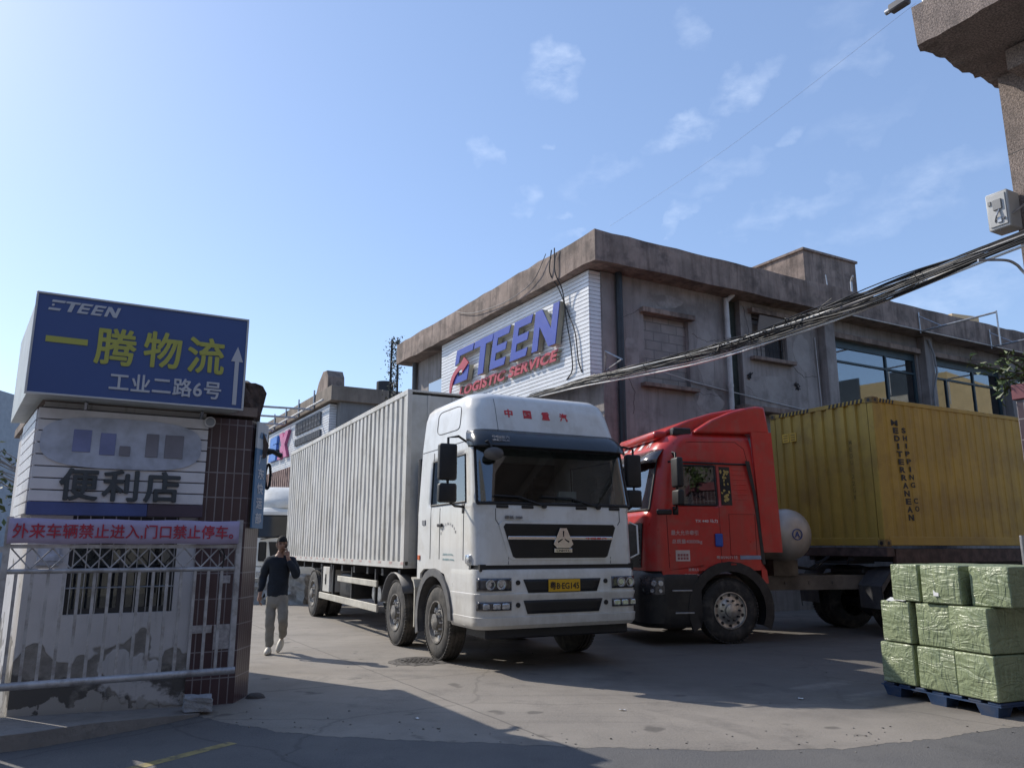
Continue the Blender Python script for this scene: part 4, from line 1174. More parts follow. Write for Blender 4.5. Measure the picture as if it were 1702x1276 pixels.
# corrugated cargo box
bx = MB()
x0, x1, hw, zb, zt = -11.77, -1.52, 1.26, 1.36, 4.13
pitch = .277
def corr(xa, xb, depth, p):
    pts = []
    x_ = xa
    while x_ < xb - 1e-4:
        for f, dd in ((0, 0), (.52, 0), (.62, 1), (.9, 1)):
            xx = x_ + f * p
            if xx < xb: pts.append((xx, dd * depth))
        x_ += p
    pts.append((xb, 0))
    return pts
pr = corr(x0 + .06, x1 - .06, .036, pitch)
for s in (-1, 1):
    zl = [zb + (zt - zb) * i / 7 for i in range(8)]
    bx.grid([[(a, s * (hw - d_) + (rnd.gauss(0, .0035) if 0 < i < 7 else 0), z_) for a, d_ in pr] for i, z_ in enumerate(zl)])
cargo = bx.build('cargo_box', CREAM_BOX, wt)
k = MB()
for s in (-1, 1):
    y_ = sorted((s * (hw + .012), s * (hw - .07)))
    k.box(x0, x1, y_[0], y_[1], zt, zt + .09, .006)
    for xx in (x0, x1 - .07): k.box(xx, xx + .07, y_[0], y_[1], zb, zt)
k.box(x0, x1, -hw + .07, hw - .07, zt + .05, zt + .08)
k.box(x0, x1, -hw + .07, hw - .07, zb - .06, zb)
k.build('box_frame', CREAM_BOX, cargo)
k = MB(); k.box(x0, x1, -hw - .016, hw + .016, 1.25, 1.3, .006); 
for s in (-1, 1): k.box(x0, x1, s * hw - .016, s * hw + .016, 1.3, zb - .001)
k.build('bottom_rail', mat('rail_paint', (0.58, 0.56, 0.52), .5, var=.1, dirt=((0.35, 0.3, 0.26), .5, 3)), cargo)
k = MB()
for q in range(17): k.box(x0 + .2 + q * .62, x0 + .34 + q * .62, -hw - .019, -hw - .0165, 1.315, 1.35)
k.build('reflective_tape', mat('faded_tape', (0.5, 0.33, 0.3), .5), cargo)
k = MB(); k.box(x1 - .02, x1, -hw + .07, hw - .07, zb, zt); 
for yy in (-.9, -.45, 0, .45, .9): k.box(x1, x1 + .03, yy - .02, yy + .02, zb, zt)
k.build('front_bulkhead', mat('bulkhead_grey', (0.5, 0.5, 0.48), .55, var=.08, dirt=((0.35, 0.33, 0.28), .4, 2)), cargo)
k = MB(); k.box(x0 - .03, x0, -hw + .07, hw - .07, zb, zt); k.build('rear_door', CREAM_BOX, cargo)

# ------------------------------------------------------------------ red tractor
rt = thing('tractor_truck', 'red tractor truck with high roof fairing parked beside the white truck', 'truck', (3.41, 14.91, 0), R(194))
RW = 1.23
cabr = Cab([(1.2, 1.45, -.62, RW, .25), (2.1, 1.43, -.62, RW, .3), (2.22, 1.42, -.62, RW, .32), (3.2, 1.2, -.6, RW - .06, .34), (3.3, 1.16, -.6, RW - .07, .34), (3.5, 1.0, -.58, RW - .12, .36), (3.6, .8, -.55, RW - .22, .36), (3.64, .55, -.5, RW - .4, .3)], .16)
cabr.build([1.2, 1.3, 1.5, 1.7, 1.9, 2.1, 2.22, 2.3, 2.45, 2.6, 2.75, 2.9, 2.98, 3.1, 3.2, 3.3, 3.4, 3.5, 3.55, 3.6, 3.62, 3.64], (2.3, 2.98), (2.22, 3.2), REDP, rt)
cabr.glazing(cabr.glass_sets[0], 'windscreen', rt, .02)
cabr.glazing(cabr.glass_sets[1], 'side_window', rt, .02)
cabr.glazing(cabr.glass_sets[2], 'side_window', rt, .02)
m_ = MB(); m_.box(-.55, 1.2, -1.1, 1.1, 1.25, 1.32); m_.box(.8, 1.25, -1.1, 1.1, 1.4, 2.12, .05); m_.build('dashboard', INTERIOR, rt)
for s in (-.6, .6):
    m_ = MB(); m_.box(-.15, .4, s - .26, s + .26, 1.5, 1.85, .05); m_.box(-.3, -.12, s - .25, s + .25, 1.85, 2.55, .06); m_.build('seat', MATS['seat_cloth'], rt)
m_ = MB(); m_.box(-.5, -.47, -1.05, 1.05, 1.4, 3.3); m_.build('cab_curtain', MATS['grey_curtain'], rt)
BLK = mat('matt_black_trim', (0.02, 0.02, 0.022), .5, var=.2, dirt=((0.06, 0.055, 0.05), .5, 4))
for s in (-1, 1):
    m_ = MB()
    m_.prism([(-.62, 1.2), (-.62, .98), (-.74, .98), (-.72, 1.2), (-.5, 1.3), (.45, 1.3), (.64, 1.12), (.7, .98), (1.2, .98), (1.24, 1.2), (1.24, 1.21), (-.62, 1.35)], (0, s * (RW + .004), 0), X, Z, .03 * s)
    m_.build('lower_side_panel', REDP, rt)
    outer, inner = [], []
    for k in range(17):
        th = R(205 - k * 14.4)
        outer.append((.80 * math.cos(th) * 1.0, .56 + .79 * math.sin(th))); inner.append((.64 * math.cos(th), .56 + .63 * math.sin(th)))
    a_ = MB(); a_.prism(outer + inner[::-1], (0, s * (RW + .035), 0), X, Z, .05 * s)
    a_.grid([[(p[0], s * (RW - .35), p[1]) for p in inner], [(p[0], s * (RW + .03), p[1]) for p in inner]])
    a_.build('wheel_arch', BLK, rt, 40)
    # small quarter window behind the door, standing 4 mm proud
    k = MB(); pts = [(-.02, 2.3), (.08, 2.3), (.08, 2.93), (.05, 2.97), (-.10, 2.97), (-.13, 2.94), (-.13, 2.36), (-.09, 2.3)]
    k.grid([[cabr.side(a, z, s, .006) for a in (-.13, -.06, .02, .08)] for z in (2.3, 2.5, 2.75, 2.97)])
    q_ = k.build('quarter_window', mat('dark_tinted_pane', (0.02, 0.022, 0.024), .08), rt)
    if s > 0:
        k = MB()
        for j in range(26):
            a, z = rnd.uniform(-.10, .05), rnd.uniform(2.38, 2.9); p = cabr.side(a, z, s, .008)
            k.prism([(rnd.uniform(.012, .03) * math.cos(t_), rnd.uniform(.012, .035) * math.sin(t_)) for t_ in [i * 1.05 for i in range(6)]], p, -X, Z, .002)
        k.build('gold_sticker', mat('gold_print', (0.42, 0.3, 0.09), .5), q_)
    # side fairing behind the cab
    k = MB()
    k.prism([(-.68, 1.5), (-1.05, 1.5), (-1.05, 1.6), (-.98, 3.6), (-.58, 3.6)], (0, s * (RW + .0), 0), X, Z, .05 * s)
    k.build('side_fairing', REDP, rt)
    k = MB(); k.prism([(-.64, 1.3), (-.70, 1.3), (-.60, 2.5), (-.5, 3.08), (-.42, 3.08), (-.54, 2.5)], (0, s * (RW + .006), 0), X, Z, -.004 * s); k.build('black_trim_stripe', BLK, rt)
    k = MB(); k.tube([cabr.side(1.02, 3.04, s, .01), cabr.side(.4, 3.03, s, .012), cabr.side(-.2, 3.02, s, .012), cabr.side(-.52, 3.02, s, .012)], .018, 6); k.build('window_trim', BLK, rt)
# panel gaps on the near side
m_ = MB()
for pts in ([(1.1, 1.25), (1.12, 2.2)], [(.13, 1.32), (.13, 2.3), (.13, 3.0)], [(-.05, 1.45), (-.05, 2.15), (-.55, 2.15), (-.55, 1.45), (-.05, 1.45)], [(-.5, 3.03), (-.45, 3.3), (-.3, 3.42), (.6, 3.4), (.9, 3.36)]):
    m_.tube([cabr.side(a, z, 1, .001) for a, z in pts], .005, 5)
m_.build('panel_gap', mat('dark_red_gap', (0.1, 0.008, 0.008), .8), rt)
m_ = MB()
for k in range(7): m_.tube([cabr.side(a, 2.92 - k * .085, 1, -.004) for a in (-.18, -.3, -.44)], .012, 6)
m_.build('side_ribs', REDP, rt, 40)
# roof fairing: central deflector and wings
m_ = MB()
m_.prism([(1.0, 3.56), (.86, 3.66), (.45, 3.84), (0, 3.98), (-.4, 4.06), (-.72, 4.1), (-.92, 4.1), (-.98, 3.58)], (0, .9, 0), X, Z, 1.8, bev=0)
for s in (-1, 1): m_.prism([(.5, 3.56), (.42, 3.64), (.12, 3.82), (-.25, 3.97), (-.62, 4.07), (-.78, 4.09), (-.93, 4.08), (-1.0, 3.58)], (0, s * 1.16, 0), X, Z, .22 * s, bev=.0)
o_ = m_.build('roof_fairing', REDP, rt, 30)
bv = o_.modifiers.new('b', 'BEVEL'); bv.width = .05; bv.segments = 3; bv.limit_method = 'ANGLE'; bv.angle_limit = R(50)
m_ = MB(); m_.box(.5, .85, .91, 1.06, 3.52, 3.66, .02); m_.build('roof_duct', BLK, rt, 40)
m_ = MB(); m_.box(.86, 1.14, -.8, .9, 3.46, 3.62, .065, seg=3); m_.build('roof_bar', REDP, rt, 40)
# visor, front
m_ = MB()
m_.grid([[cabr.front(-1.08 + 2.16 * i / 20, zz, off) for i in range(21)] for zz, off in ((3.02, .17), (3.1, .16), (3.22, .06), (3.27, .01))])
v_ = m_.build('sun_visor', mat('glossy_visor', (0.16, 0.15, 0.15), .15, .6), rt, 40); sd = v_.modifiers.new('t', 'SOLIDIFY'); sd.thickness = .012
for k, ch in enumerate('中国重汽'):
    yy = .62 - k * .0 - (3 - k) * .38 if False else -.55 + k * .38
    p = cabr.front(yy, 3.4, .004); q = cabr.front(yy, 3.44, .004)
    text('roof_lettering', ch, WHT_TXT, rt, p, Y, (q - p).normalized(), .17, .16, .004, .03)
m_ = MB(); m_.prism([(-.95, 2.0), (.95, 2.0), (.85, 1.25), (-.85, 1.25)], (1.44, 0, 0), Y, Z, .02); 
for k in range(9): m_.box(1.46, 1.475, -.84, .84, 1.3 + k * .07, 1.325 + k * .07)
m_.build('grille', GRM, rt)
bumr = Cab([(.28, 1.45, .55, 1.2, .3), (.36, 1.55, .55, 1.25, .34), (.95, 1.56, .55, 1.26, .36), (1.12, 1.5, .6, 1.25, .34), (1.2, 1.44, .7, 1.2, .3)], .62)
bo = bumr.build([.28, .32, .36, .5, .65, .8, .95, 1.04, 1.12, 1.16, 1.2], (9, 9), (9, 9), BLK, rt, 'bumper'); bo.modifiers.clear()
for s in (-1, 1):
    rows = []
    pts_ = [(1.16, 0), (.98, 0), (.78, 0)]
    k = MB(); k.grid([[bumr.side(a, z, s, .008) for a in (1.22, 1.3, 1.38, 1.46, 1.52)] for z in (.82, .92, 1.02, 1.1)])
    h_ = k.build('headlight', mat('lamp_dark', (0, 0, 0)), bo, 40)
    for a, z, r_ in ((1.28, 1.0, .05), (1.38, 1.0, .05), (1.29, .88, .035), (1.41, .88, .035)):
        p = bumr.side(a, z, s, .008); nrm = (bumr.side(a, z, s, .03) - p).normalized()
        k = MB(); k.cyl(p, p + nrm * .02, r_, r_ * .8, n=16); k.build('lamp', LAMPG, h_, 40)
# steps
for zz, xa, xb in ((.88, .72, 1.08), (.52, .70, 1.04)):
    m_ = MB(); m_.box(xa, xb, 1.15, 1.268, zz - .012, zz + .012, .004); m_.build('step', STEEL, rt)
    m_ = MB(); m_.box(xa, xb, -1.268, -1.15, zz - .012, zz + .012, .004); m_.build('step', STEEL, rt)
m_ = MB(); m_.box(.66, 1.2, .9, 1.21, .38, 1.1, .02); m_.box(.66, 1.2, -1.21, -.9, .38, 1.1, .02); m_.build('step_box', BLK, rt)
# markings on the door
nx = -X
yy = RW + .003
text('door_marking', 'TX 440 马力', WHT_TXT, rt, (.38, yy, 2.03), nx, Z, .42, .06, .002, .01)
text('door_marking', '最大允许牵引', mat('pale_print', (0.62, 0.42, 0.4), .6), rt, (.80, yy, 1.83), nx, Z, .5, .085, .002, .012)
text('door_marking', '总质量40000kg', MATS['pale_print'], rt, (.76, yy, 1.68), nx, Z, .56, .085, .002, .012)
m_ = MB(); m_.box(.72, .98, RW + .001, RW + .006, 1.36, 1.54); d_ = m_.build('door_sticker', mat('sticker_paper', (0.62, 0.5, 0.46), .6), rt)
m_ = MB()
for j in range(2):
    for k in range(4): m_.box(.75 + k * .053, .79 + k * .053, RW + .006, RW + .009, 1.385 + j * .055, 1.425 + j * .055)
m_.build('sticker_print', mat('sticker_ink', (0.3, 0.1, 0.1), .6), d_)
text('door_marking', '准乘3人', MATS['pale_print'], rt, (.66, yy + .001, 1.22), nx, Z, .2, .05, .002, .01)
text('door_marking', '自重8800kg', MATS['pale_print'], rt, (.68, yy + .001, 1.13), nx, Z, .3, .05, .002, .01)
m_ = MB(); m_.box(.1, .24, RW + .004, RW + .03, 1.6, 1.82, .02, seg=2); m_.build('door_handle', mat('blue_handle', (0.03, 0.09, 0.4), .3), rt)
m_ = MB(); m_.box(-.62, -.22, RW + .008, RW + .011, 1.385, 1.45); m_.build('side_sticker', mat('blue_grey_strip', (0.25, 0.29, 0.4), .5), rt)
text('side_marking', '粤B59071挂', WHT_TXT, rt, (.03, RW + .009, 1.42), nx, Z, .4, .055, .002, .01).data.materials[0] = MATS['pale_print']
m_ = MB(); m_.box(-.12, -.02, RW + .036, RW + .045, 1.29, 1.32); m_.build('side_marker_lamp', mat('dark_red_lamp', (0.3, 0.02, 0.02), .3), rt)
m_ = MB(); m_.box(1.02, 1.3, RW - .02, RW + .03, 2.13, 2.22, .02); m_.build('mirror_base', BLK, rt)
mirrors(rt, cabr, 1, 3.05, 1.0)
mirrors(rt, cabr, -1, 3.05, 1.0)
# chassis
m_ = MB()
DUSTM = mat('dusty_chassis', (0.13, 0.115, 0.1), .85, var=.3, scale=3, dirt=((0.05, 0.045, 0.04), .5, 2))
for s in (-.5, .5): m_.box(-4.6, -1.0, s - .04, s + .04, .82, 1.08); m_.box(-.99, 1.2, s - .04, s + .04, .82, 1.08)
m_.box(-4.5, -4.4, -.45, .45, .85, 1.05)
for k in range(3): m_.cyl((-1.5 - k * .5, .545, .95), (-1.5 - k * .5, .56, .95), .025, n=8)
m_.build('chassis_frame', DUSTM, rt)
m_ = MB(); m_.box(-4.3, -3.2, -.5, .5, 1.08, 1.2, .03); m_.build('fifth_wheel', DARKM, rt)
for x_ in (0, -3.75):
    k = MB(); k.cyl((x_, -1, .53), (x_, 1, .53), .09); k.lathe([(0, -.2), (.22, -.18), (.26, 0), (.22, .18), (0, .2)], (x_, 0, .53), 'y', 16); k.build('axle', DARKM, rt)
for s in (-1, 1):
    t_ = wheel(rt, 0, s * 1.2, s, .54, style='alloy')
    wheel(rt, -3.75, s * 1.2, s, .54, dual=True)
    k = MB(); arc = [(-3.75 + .68 * math.cos(R(a)), .54 + .66 * math.sin(R(a))) for a in range(0, 181, 15)]
    arc = [(-3.0, .5), (-2.98, .9), (-3.2, 1.16), (-3.5, 1.24), (-4.0, 1.24), (-4.3, 1.16), (-4.5, .9)]
    k.grid([[(p[0], s * .62, p[1]) for p in arc], [(p[0], s * 1.25, p[1]) for p in arc]])
    k.prism([(p[0], p[1]) for p in arc] + [(p[0] * .97 - .11, p[1] - .1) for p in arc[::-1]], (0, s * 1.25, 0), X, Z, .02 * s)
    o_ = k.build('mudguard', mat('grey_mudguard', (0.05, 0.05, 0.055), .6, dirt=((0.12, 0.11, 0.1), .5, 3)), rt, 40)
m_ = MB(); m_.lathe([(0, 1.22), (.12, 1.21), (.25, 1.17), (.36, 1.1), (.44, 1.0), (.46, .9), (.46, -.9), (.44, -1.0), (.36, -1.1), (.2, -1.19), (0, -1.22)], (0, 0, 0), 'y', 40)
tk = m_.build('gas_tank', mat('brushed_tank', (0.42, 0.385, 0.35), .5, .55, var=.12, scale=3, dirt=((0.3, 0.26, 0.22), .4, 2)), rt, 50); tk.location = (-1.37, 0, 1.81)
m_ = MB(); m_.lathe([(.085, 0), (.10, 0), (.10, .012), (.085, .012), (.085, 0)], (.0, 1.222, 0), 'y', 30); o_ = m_.build('tank_emblem', mat('emblem_blue', (0.03, 0.06, 0.2), .5), tk)
text('tank_emblem_letter', 'A', MATS['emblem_blue'], tk, (0, 1.223, 0), nx, Z, .1, .1, .008, .02)
m_ = MB(); m_.box(-1.75, -1.25, -.6, .6, 1.08, 1.36); m_.build('tank_cradle', DUSTM, rt)
for k in range(3):
    pts = [(-1.05, .2 + k * .15, 1.9 - k * .1), (-1.5 - .1 * k, .25 + k * .15, 1.25), (-2.3, .1 + k * .1, 1.18), (-3.0, .0, 1.5)]
    strip(pts, .018, 'air_hose', BLACK, rt)

# ------------------------------------------------------------------ container and its trailer
CP, CA = (6.74, 14.4, 0), R(29)
L_, W_, Z0, Z1 = 12.4, 2.5, 1.60, 4.36
YELC = mat('mustard_container_paint', (0.40, 0.27, 0.05), .6, var=.12, scale=.9, dirt=((0.22, 0.14, 0.045), .5, 1.1), streak=((0.24, 0.17, 0.06), .35))
ct = thing('shipping_container', 'mustard yellow shipping container with vertical black lettering', 'container', CP, CA)
m_ = MB()
pr = corr(.12, L_ - .12, .012, .28)
for yb, s in ((.012, 1), (W_ - .012, -1)): m_.grid([[(a, yb + s * d_, z) for a, d_ in pr] for z in (Z0 + .18, Z1 - .1)])
o_ = m_.build('side_panel', YELC, ct)
m_ = MB()
pr = corr(.14, W_ - .14, .042, .26)
m_.grid([[(.012 + d_, a, z) for a, d_ in pr] for z in (Z0 + .16, Z1 - .1)])
m_.build('end_panel', YELC, ct)
m_ = MB()
for xx in (0, L_ - .13):
    for yy in (0, W_ - .13): m_.box(xx, xx + .13, yy, yy + .13, Z0 + .12, Z1 - .12, .01)
m_.box(.13, L_ - .13, .0, .07, Z1 - .1, Z1 - .02, .006); m_.box(.13, L_ - .13, W_ - .07, W_, Z1 - .1, Z1 - .02, .006)
m_.box(.13, L_ - .13, .0, .07, Z0 + .02, Z0 + .18, .006); m_.box(.13, L_ - .13, W_ - .07, W_, Z0 + .02, Z0 + .18, .006)
m_.box(.0, .07, .13, W_ - .13, Z1 - .1, Z1 - .02, .006); m_.box(.0, .07, .13, W_ - .13, Z0 + .02, Z0 + .16, .006)
m_.box(L_ - .07, L_, .13, W_ - .13, Z0, Z1 - .02)
m_.build('frame', YELC, ct)
m_ = MB()
m_.grid([[(.03 + (a - .03) * 1, .05 if j == 0 else W_ - .05, Z1 - .06 + d_) for a, d_ in corr(.03, L_ - .03, .02, .28)] for j in (0, 1)]); m_.build('roof', YELC, ct)
RUSTC = mat('rusty_casting', (0.19, 0.13, 0.05), .8, var=.4, scale=9)
m_ = MB()
for xx in (0, L_ - .17):
    for yy in (0, W_ - .16):
        for z in (Z0, Z1 - .12):
            m_.box(xx - .004, xx + .17, yy - .004 if yy == 0 else yy, yy + .16 if yy == 0 else yy + .164, z, z + .12, .006)
            m_.cyl((xx + .085, yy - .006 if yy == 0 else yy + .166, z + .06), (xx + .085, yy - .003 if yy == 0 else yy + .163, z + .06), .035, n=12, mi=1)
            if xx == 0: m_.cyl((-.007, yy + .08, z + .06), (-.003, yy + .08, z + .06), .035, n=12, mi=1)
m_.build('corner_casting', [RUSTC, BLACK], ct)
# hazard stripes on the top rail near the corner
m_ = MB()
for k in range(9):
    a = .2 + k * .09
    if k < 5: m_.prism([(0, 0), (.045, 0), (.07, .075), (.025, .075)], (a, -.003, Z1 - .098), X, Z, .002)
    m_.prism([(0, 0), (.045, 0), (.07, .075), (.025, .075)], (-.003, a + .07, Z1 - .098), -Y, Z, .002)
    m_.prism([(0, 0), (.045, 0), (.07, .075), (.025, .075)], (-.003, W_ - .25 - k * .09, Z1 - .098), -Y, Z, .002)
m_.build('hazard_stripe', BLK_TXT, ct)
for k, ch in enumerate('MEDITERRANEAN'):
    text('side_lettering', ch, BLK_TXT, ct, (.60 + k * .019, .009, 3.90 - k * .1475), X, Z, .05 if ch == 'I' else .2 if ch == 'M' else .16, .112, .002, .015 if ch == 'M' else .045)
for k, ch in enumerate('SHIPPING CO'):
    if ch != ' ': text('side_lettering', ch, BLK_TXT, ct, (.86 + k * .017, .009, 3.77 - k * .1475), X, Z, .04 if ch == 'I' else .125, .1, .002, .03)
for k, ch in enumerate('MEDU 22G1'):
    if ch != ' ': text('end_lettering', ch, mat('faded_print', (0.18, 0.13, 0.03), .7), ct, (.008, .56, 3.55 - k * .13), -Y, Z, .03 if ch in '1' else .06, .08, .002, .01)
for k in range(2):
    m_ = MB(); m_.box(.0, .010, 2.02 - k * .19, 2.19 - k * .19, 3.72, 3.9); d_ = m_.build('warning_label', mat('label_yellow', (0.6, 0.38, 0.04), .5), ct)
    m_ = MB()
    for j in range(3): m_.box(-.003, -.001, 2.05 - k * .19, 2.16 - k * .19, 3.75 + j * .05, 3.77 + j * .05)
    m_.build('label_print', mat('label_ink', (0.2, 0.12, 0.02), .6), d_)
tr = thing('container_trailer', 'dark skeletal trailer carrying the mustard container, coupled to the red tractor', 'trailer', CP, CA)
m_ = MB()
for s in (.8, 1.7):
    m_.box(.05, 12.3, s - .06, s + .06, 1.34, 1.56); m_.box(2.6, 12.3, s - .06, s + .06, 1.0, 1.34)
for k in range(8): m_.box(1.6 + k * 1.4, 1.72 + k * 1.4, .86, 1.64, 1.3, 1.5)
m_.box(.05, .8, .86, 1.64, 1.28, 1.34); m_.build('chassis_frame', DARKM, tr)
RUST = mat('rusty_bolster', (0.075, 0.05, 0.045), .8, var=.4, scale=6)
for xx in (.02, 12.1): m_ = MB(); m_.box(xx, xx + .22, .0, W_, 1.42, 1.585, .01); m_.build('bolster', RUST, tr)
m_ = MB(); m_.box(.3, 6.0, .02, .1, 1.3, 1.56, .01); m_.build('side_rail', RUST, tr)
for s in (.6, 1.9):
    m_ = MB(); m_.box(3.1, 3.25, s - .07, s + .07, .35, 1.4); m_.box(3.02, 3.33, s - .14, s + .14, .0, .06); m_.box(3.12, 3.23, s - .05, s + .05, .06, .35); m_.build('landing_leg', DARKM, tr)
proto = None
for xx in (9.2, 10.5):
    k = MB(); k.cyl((xx, .2, .53), (xx, 2.3, .53), .09); k.box(xx - .5, xx + .5, .75, .85, .6, 1.0); k.box(xx - .5, xx + .5, 1.65, 1.75, .6, 1.0); k.build('axle', DARKM, tr)
    for s, yy in ((-1, .05), (1, 2.45)): wheel(tr, xx, yy, s, .53, dual=True)

# ------------------------------------------------------------------ white truck far behind
ft = thing('parked_truck', 'distant white truck with rounded roof deflector, seen past the walking man', 'truck', (-7.1, 25.3, 0), R(-68)); ft.scale = (.94, .94, .94)
cabf = Cab([(1.1, 1.4, -.8, 1.22, .25), (2.0, 1.38, -.8, 1.22, .28), (2.72, 1.18, -.8, 1.15, .3), (2.8, 1.15, -.8, 1.14, .3), (2.9, 1.0, -.8, 1.1, .3), (2.95, .9, -.75, 1.05, .3)], -.2)
WF = mat('cream_truck_paint', (0.7, 0.69, 0.64), .4, var=.06, dirt=((0.45, 0.42, 0.36), .4, 2))
cabf.build([1.1, 1.4, 1.7, 1.9, 2.0, 2.1, 2.3, 2.5, 2.68, 2.72, 2.8, 2.86, 2.9, 2.95], (2.0, 2.68), (2.0, 2.68), WF, ft)
cabf.glazing(cabf.glass_sets[0], 'windscreen', ft, .02, MATS['dark_tinted_pane']); cabf.glazing(cabf.glass_sets[1], 'side_window', ft, .02, MATS['dark_tinted_pane']); cabf.glazing(cabf.glass_sets[2], 'side_window', ft, .02, MATS['dark_tinted_pane'])
m_ = MB()
m_.grid([[(xf - .5 * (abs(y) / 1.1) ** 2.5, y, z) for y in [-1.1 + 2.2 * i / 16 for i in range(17)]] for z, xf in ((2.94, 1.0), (3.05, 1.02), (3.25, .85), (3.5, .5), (3.66, .1), (3.7, -.3), (3.7, -.8), (2.9, -.82))])
m_.build('roof_deflector', WF, ft, 50)
m_ = MB(); m_.box(.5, 1.42, -1.22, 1.22, .45, 1.08, .06, seg=2); m_.build('bumper', WF, ft, 40)
m_ = MB(); m_.prism([(-.75, 1.85), (.75, 1.85), (.65, 1.2), (-.65, 1.2)], (1.395, 0, 0), Y, Z, .02); m_.build('grille', GRM, ft)
for s in (-1, 1):
    m_ = MB(); m_.box(1.3, 1.43, s * .9 - .2, s * .9 + .2, .75, .95, .02); m_.build('headlight', LAMPG, ft)
    m_ = MB(); m_.box(1.1, 1.2, s * 1.4 - .1, s * 1.4 + .1, 1.95, 2.6, .03); m_.cyl((1.1, s * 1.1, 2.7), (1.15, s * 1.4, 2.55), .02, n=6); m_.build('mirror', BLACK, ft)
    m_ = MB(); m_.box(1.385, 1.41, s * .93 - .12, s * .93 + .12, 1.25, 1.85, .03); m_.build('air_inlet', BLACK, ft)
    wheel(ft, .0, s * 1.2, s, .52); wheel(ft, -5.5, s * 1.2, s, .52, dual=True)
m_ = MB(); m_.box(-.78, .48, -1.2, 1.2, 1.04, 1.12); m_.box(-7, .5, -.45, .45, .7, 1.0); m_.build('chassis_frame', DARKM, ft)
m_ = MB(); m_.box(-7.2, -1.0, -1.22, 1.22, 1.15, 3.3, .03); m_.build('cargo_box', mat('grey_box', (0.4, 0.4, 0.38), .6), ft)
m_ = MB(); m_.tube([cabf.front(-1.0, 1.93, .03), cabf.front(-.4, 2.04, .04)], .015, 6); m_.tube([cabf.front(.5, 1.93, .03), cabf.front(-.1, 2.04, .04)], .015, 6); m_.build('wiper', BLACK, ft)
# grey wrapped freight on the ground beyond the man
for k, (px_, py_, a_, hh, lab) in enumerate(((-7.75, 23.6, 8, .72, 'grey plastic-wrapped pallet load left of the walking man'), (-6.4, 23.4, -6, .8, 'grey plastic-wrapped pallet load right of the walking man under the cargo box end'))):
    t = bmesh.new(); bmesh.ops.create_cube(t, size=1); bmesh.ops.subdivide_edges(t, edges=t.edges[:], cuts=5, use_grid_fill=True)
    for v in t.verts: v.co = Vector((v.co.x * 1.15 + rnd.uniform(-.05, .05), v.co.y * 1.0 + rnd.uniform(-.05, .05), (v.co.z + .5) * hh + (rnd.uniform(-.06, .04) if v.co.z > -.4 else 0)))
    m_ = MB(); m_._take(t)
    o_ = m_.build('wrapped_load', mat('grey_wrap', (0.3, 0.3, 0.29), .35, var=.3, scale=6, bump=.6, bscale=14)); o_.location = (px_, py_, 0); o_.rotation_euler = (0, 0, R(a_))
    tag(o_, lab, 'pallet load', 'grey wrapped loads in the yard')

# ------------------------------------------------------------------ gate booth
GP = (-3.31, 8.46, 0)


def plaster():
    m, N, L, b = nodes_of('peeling_plaster')
    tc = N.new('ShaderNodeTexCoord'); o = tc.outputs['Object']
    sp = N.new('ShaderNodeSeparateXYZ'); L.new(o, sp.inputs[0])

    def noise(s, det=8, ro=.6, sc=None):
        n = N.new('ShaderNodeTexNoise'); n.inputs['Scale'].default_value = s; n.inputs['Detail'].default_value = det; n.inputs['Roughness'].default_value = ro
        if sc:
            q = N.new('ShaderNodeMapping'); q.inputs['Scale'].default_value = sc; L.new(o, q.inputs[0]); L.new(q.outputs[0], n.inputs['Vector'])
        else: L.new(o, n.inputs['Vector'])
        return n.outputs['Fac']

    def M(op, a, c):
        x = N.new('ShaderNodeMath'); x.operation = op
        for k, v in enumerate((a, c)):
            if isinstance(v, (int, float)): x.inputs[k].default_value = v
            else: L.new(v, x.inputs[k])
        return x.outputs[0]

    def rng(f, a, c, t0=0.0, t1=1.0):
        r = N.new('ShaderNodeMapRange'); r.interpolation_type = 'SMOOTHSTEP'
        for k, v in (('From Min', a), ('From Max', c), ('To Min', t0), ('To Max', t1)): r.inputs[k].default_value = v
        L.new(f, r.inputs['Value']); return r.outputs[0]

    def mix(f, a, c):
        x = N.new('ShaderNodeMix'); x.data_type = 'RGBA'; L.new(f, x.inputs['Factor'])
        for key, v in (('A', a), ('B', c)):
            if isinstance(v, tuple): x.inputs[key].default_value = v + (1,)
            else: L.new(v, x.inputs[key])
        return x.outputs['Result']
    c = mix(rng(noise(1.4), .3, .7), (.52, .51, .515), (.62, .605, .61))
    c = mix(rng(noise(3, 6, .6, (5, 5, .4)), .55, .75, 0, .5), c, (.27, .26, .25))
    # plaster that has come away: blobs, larger towards the foot of the wall
    lim = rng(sp.outputs['Z'], .3, 1.1, .455, .68)
    peel = M('SUBTRACT', noise(1.9, 3, .45), lim)
    c = mix(rng(peel, -.006, .006), c, mix(rng(noise(9), .35, .7), (.21, .195, .18), (.33, .31, .29)))
    c = mix(rng(M('SUBTRACT', noise(1.6, 5, .6, (1, 1, 1.3)), rng(sp.outputs['Z'], .2, .7, .42, .72)), -.02, .05), c, (.11, .103, .097))
    c = mix(rng(M('SUBTRACT', noise(3.1, 5), rng(sp.outputs['Z'], .05, .3, .42, .7)), -.01, .02, 0, .9), c, (.42, .40, .38))
    L.new(c, b.inputs['Base Color']); b.inputs['Roughness'].default_value = .9
    bp = N.new('ShaderNodeBump'); bp.inputs['Strength'].default_value = .6; bp.inputs['Distance'].default_value = .02
    L.new(M('ADD', M('MULTIPLY', rng(peel, -.01, .01), -.6), M('MULTIPLY', noise(40), .25)), bp.inputs['Height']); L.new(bp.outputs[0], b.inputs['Normal'])
    return m


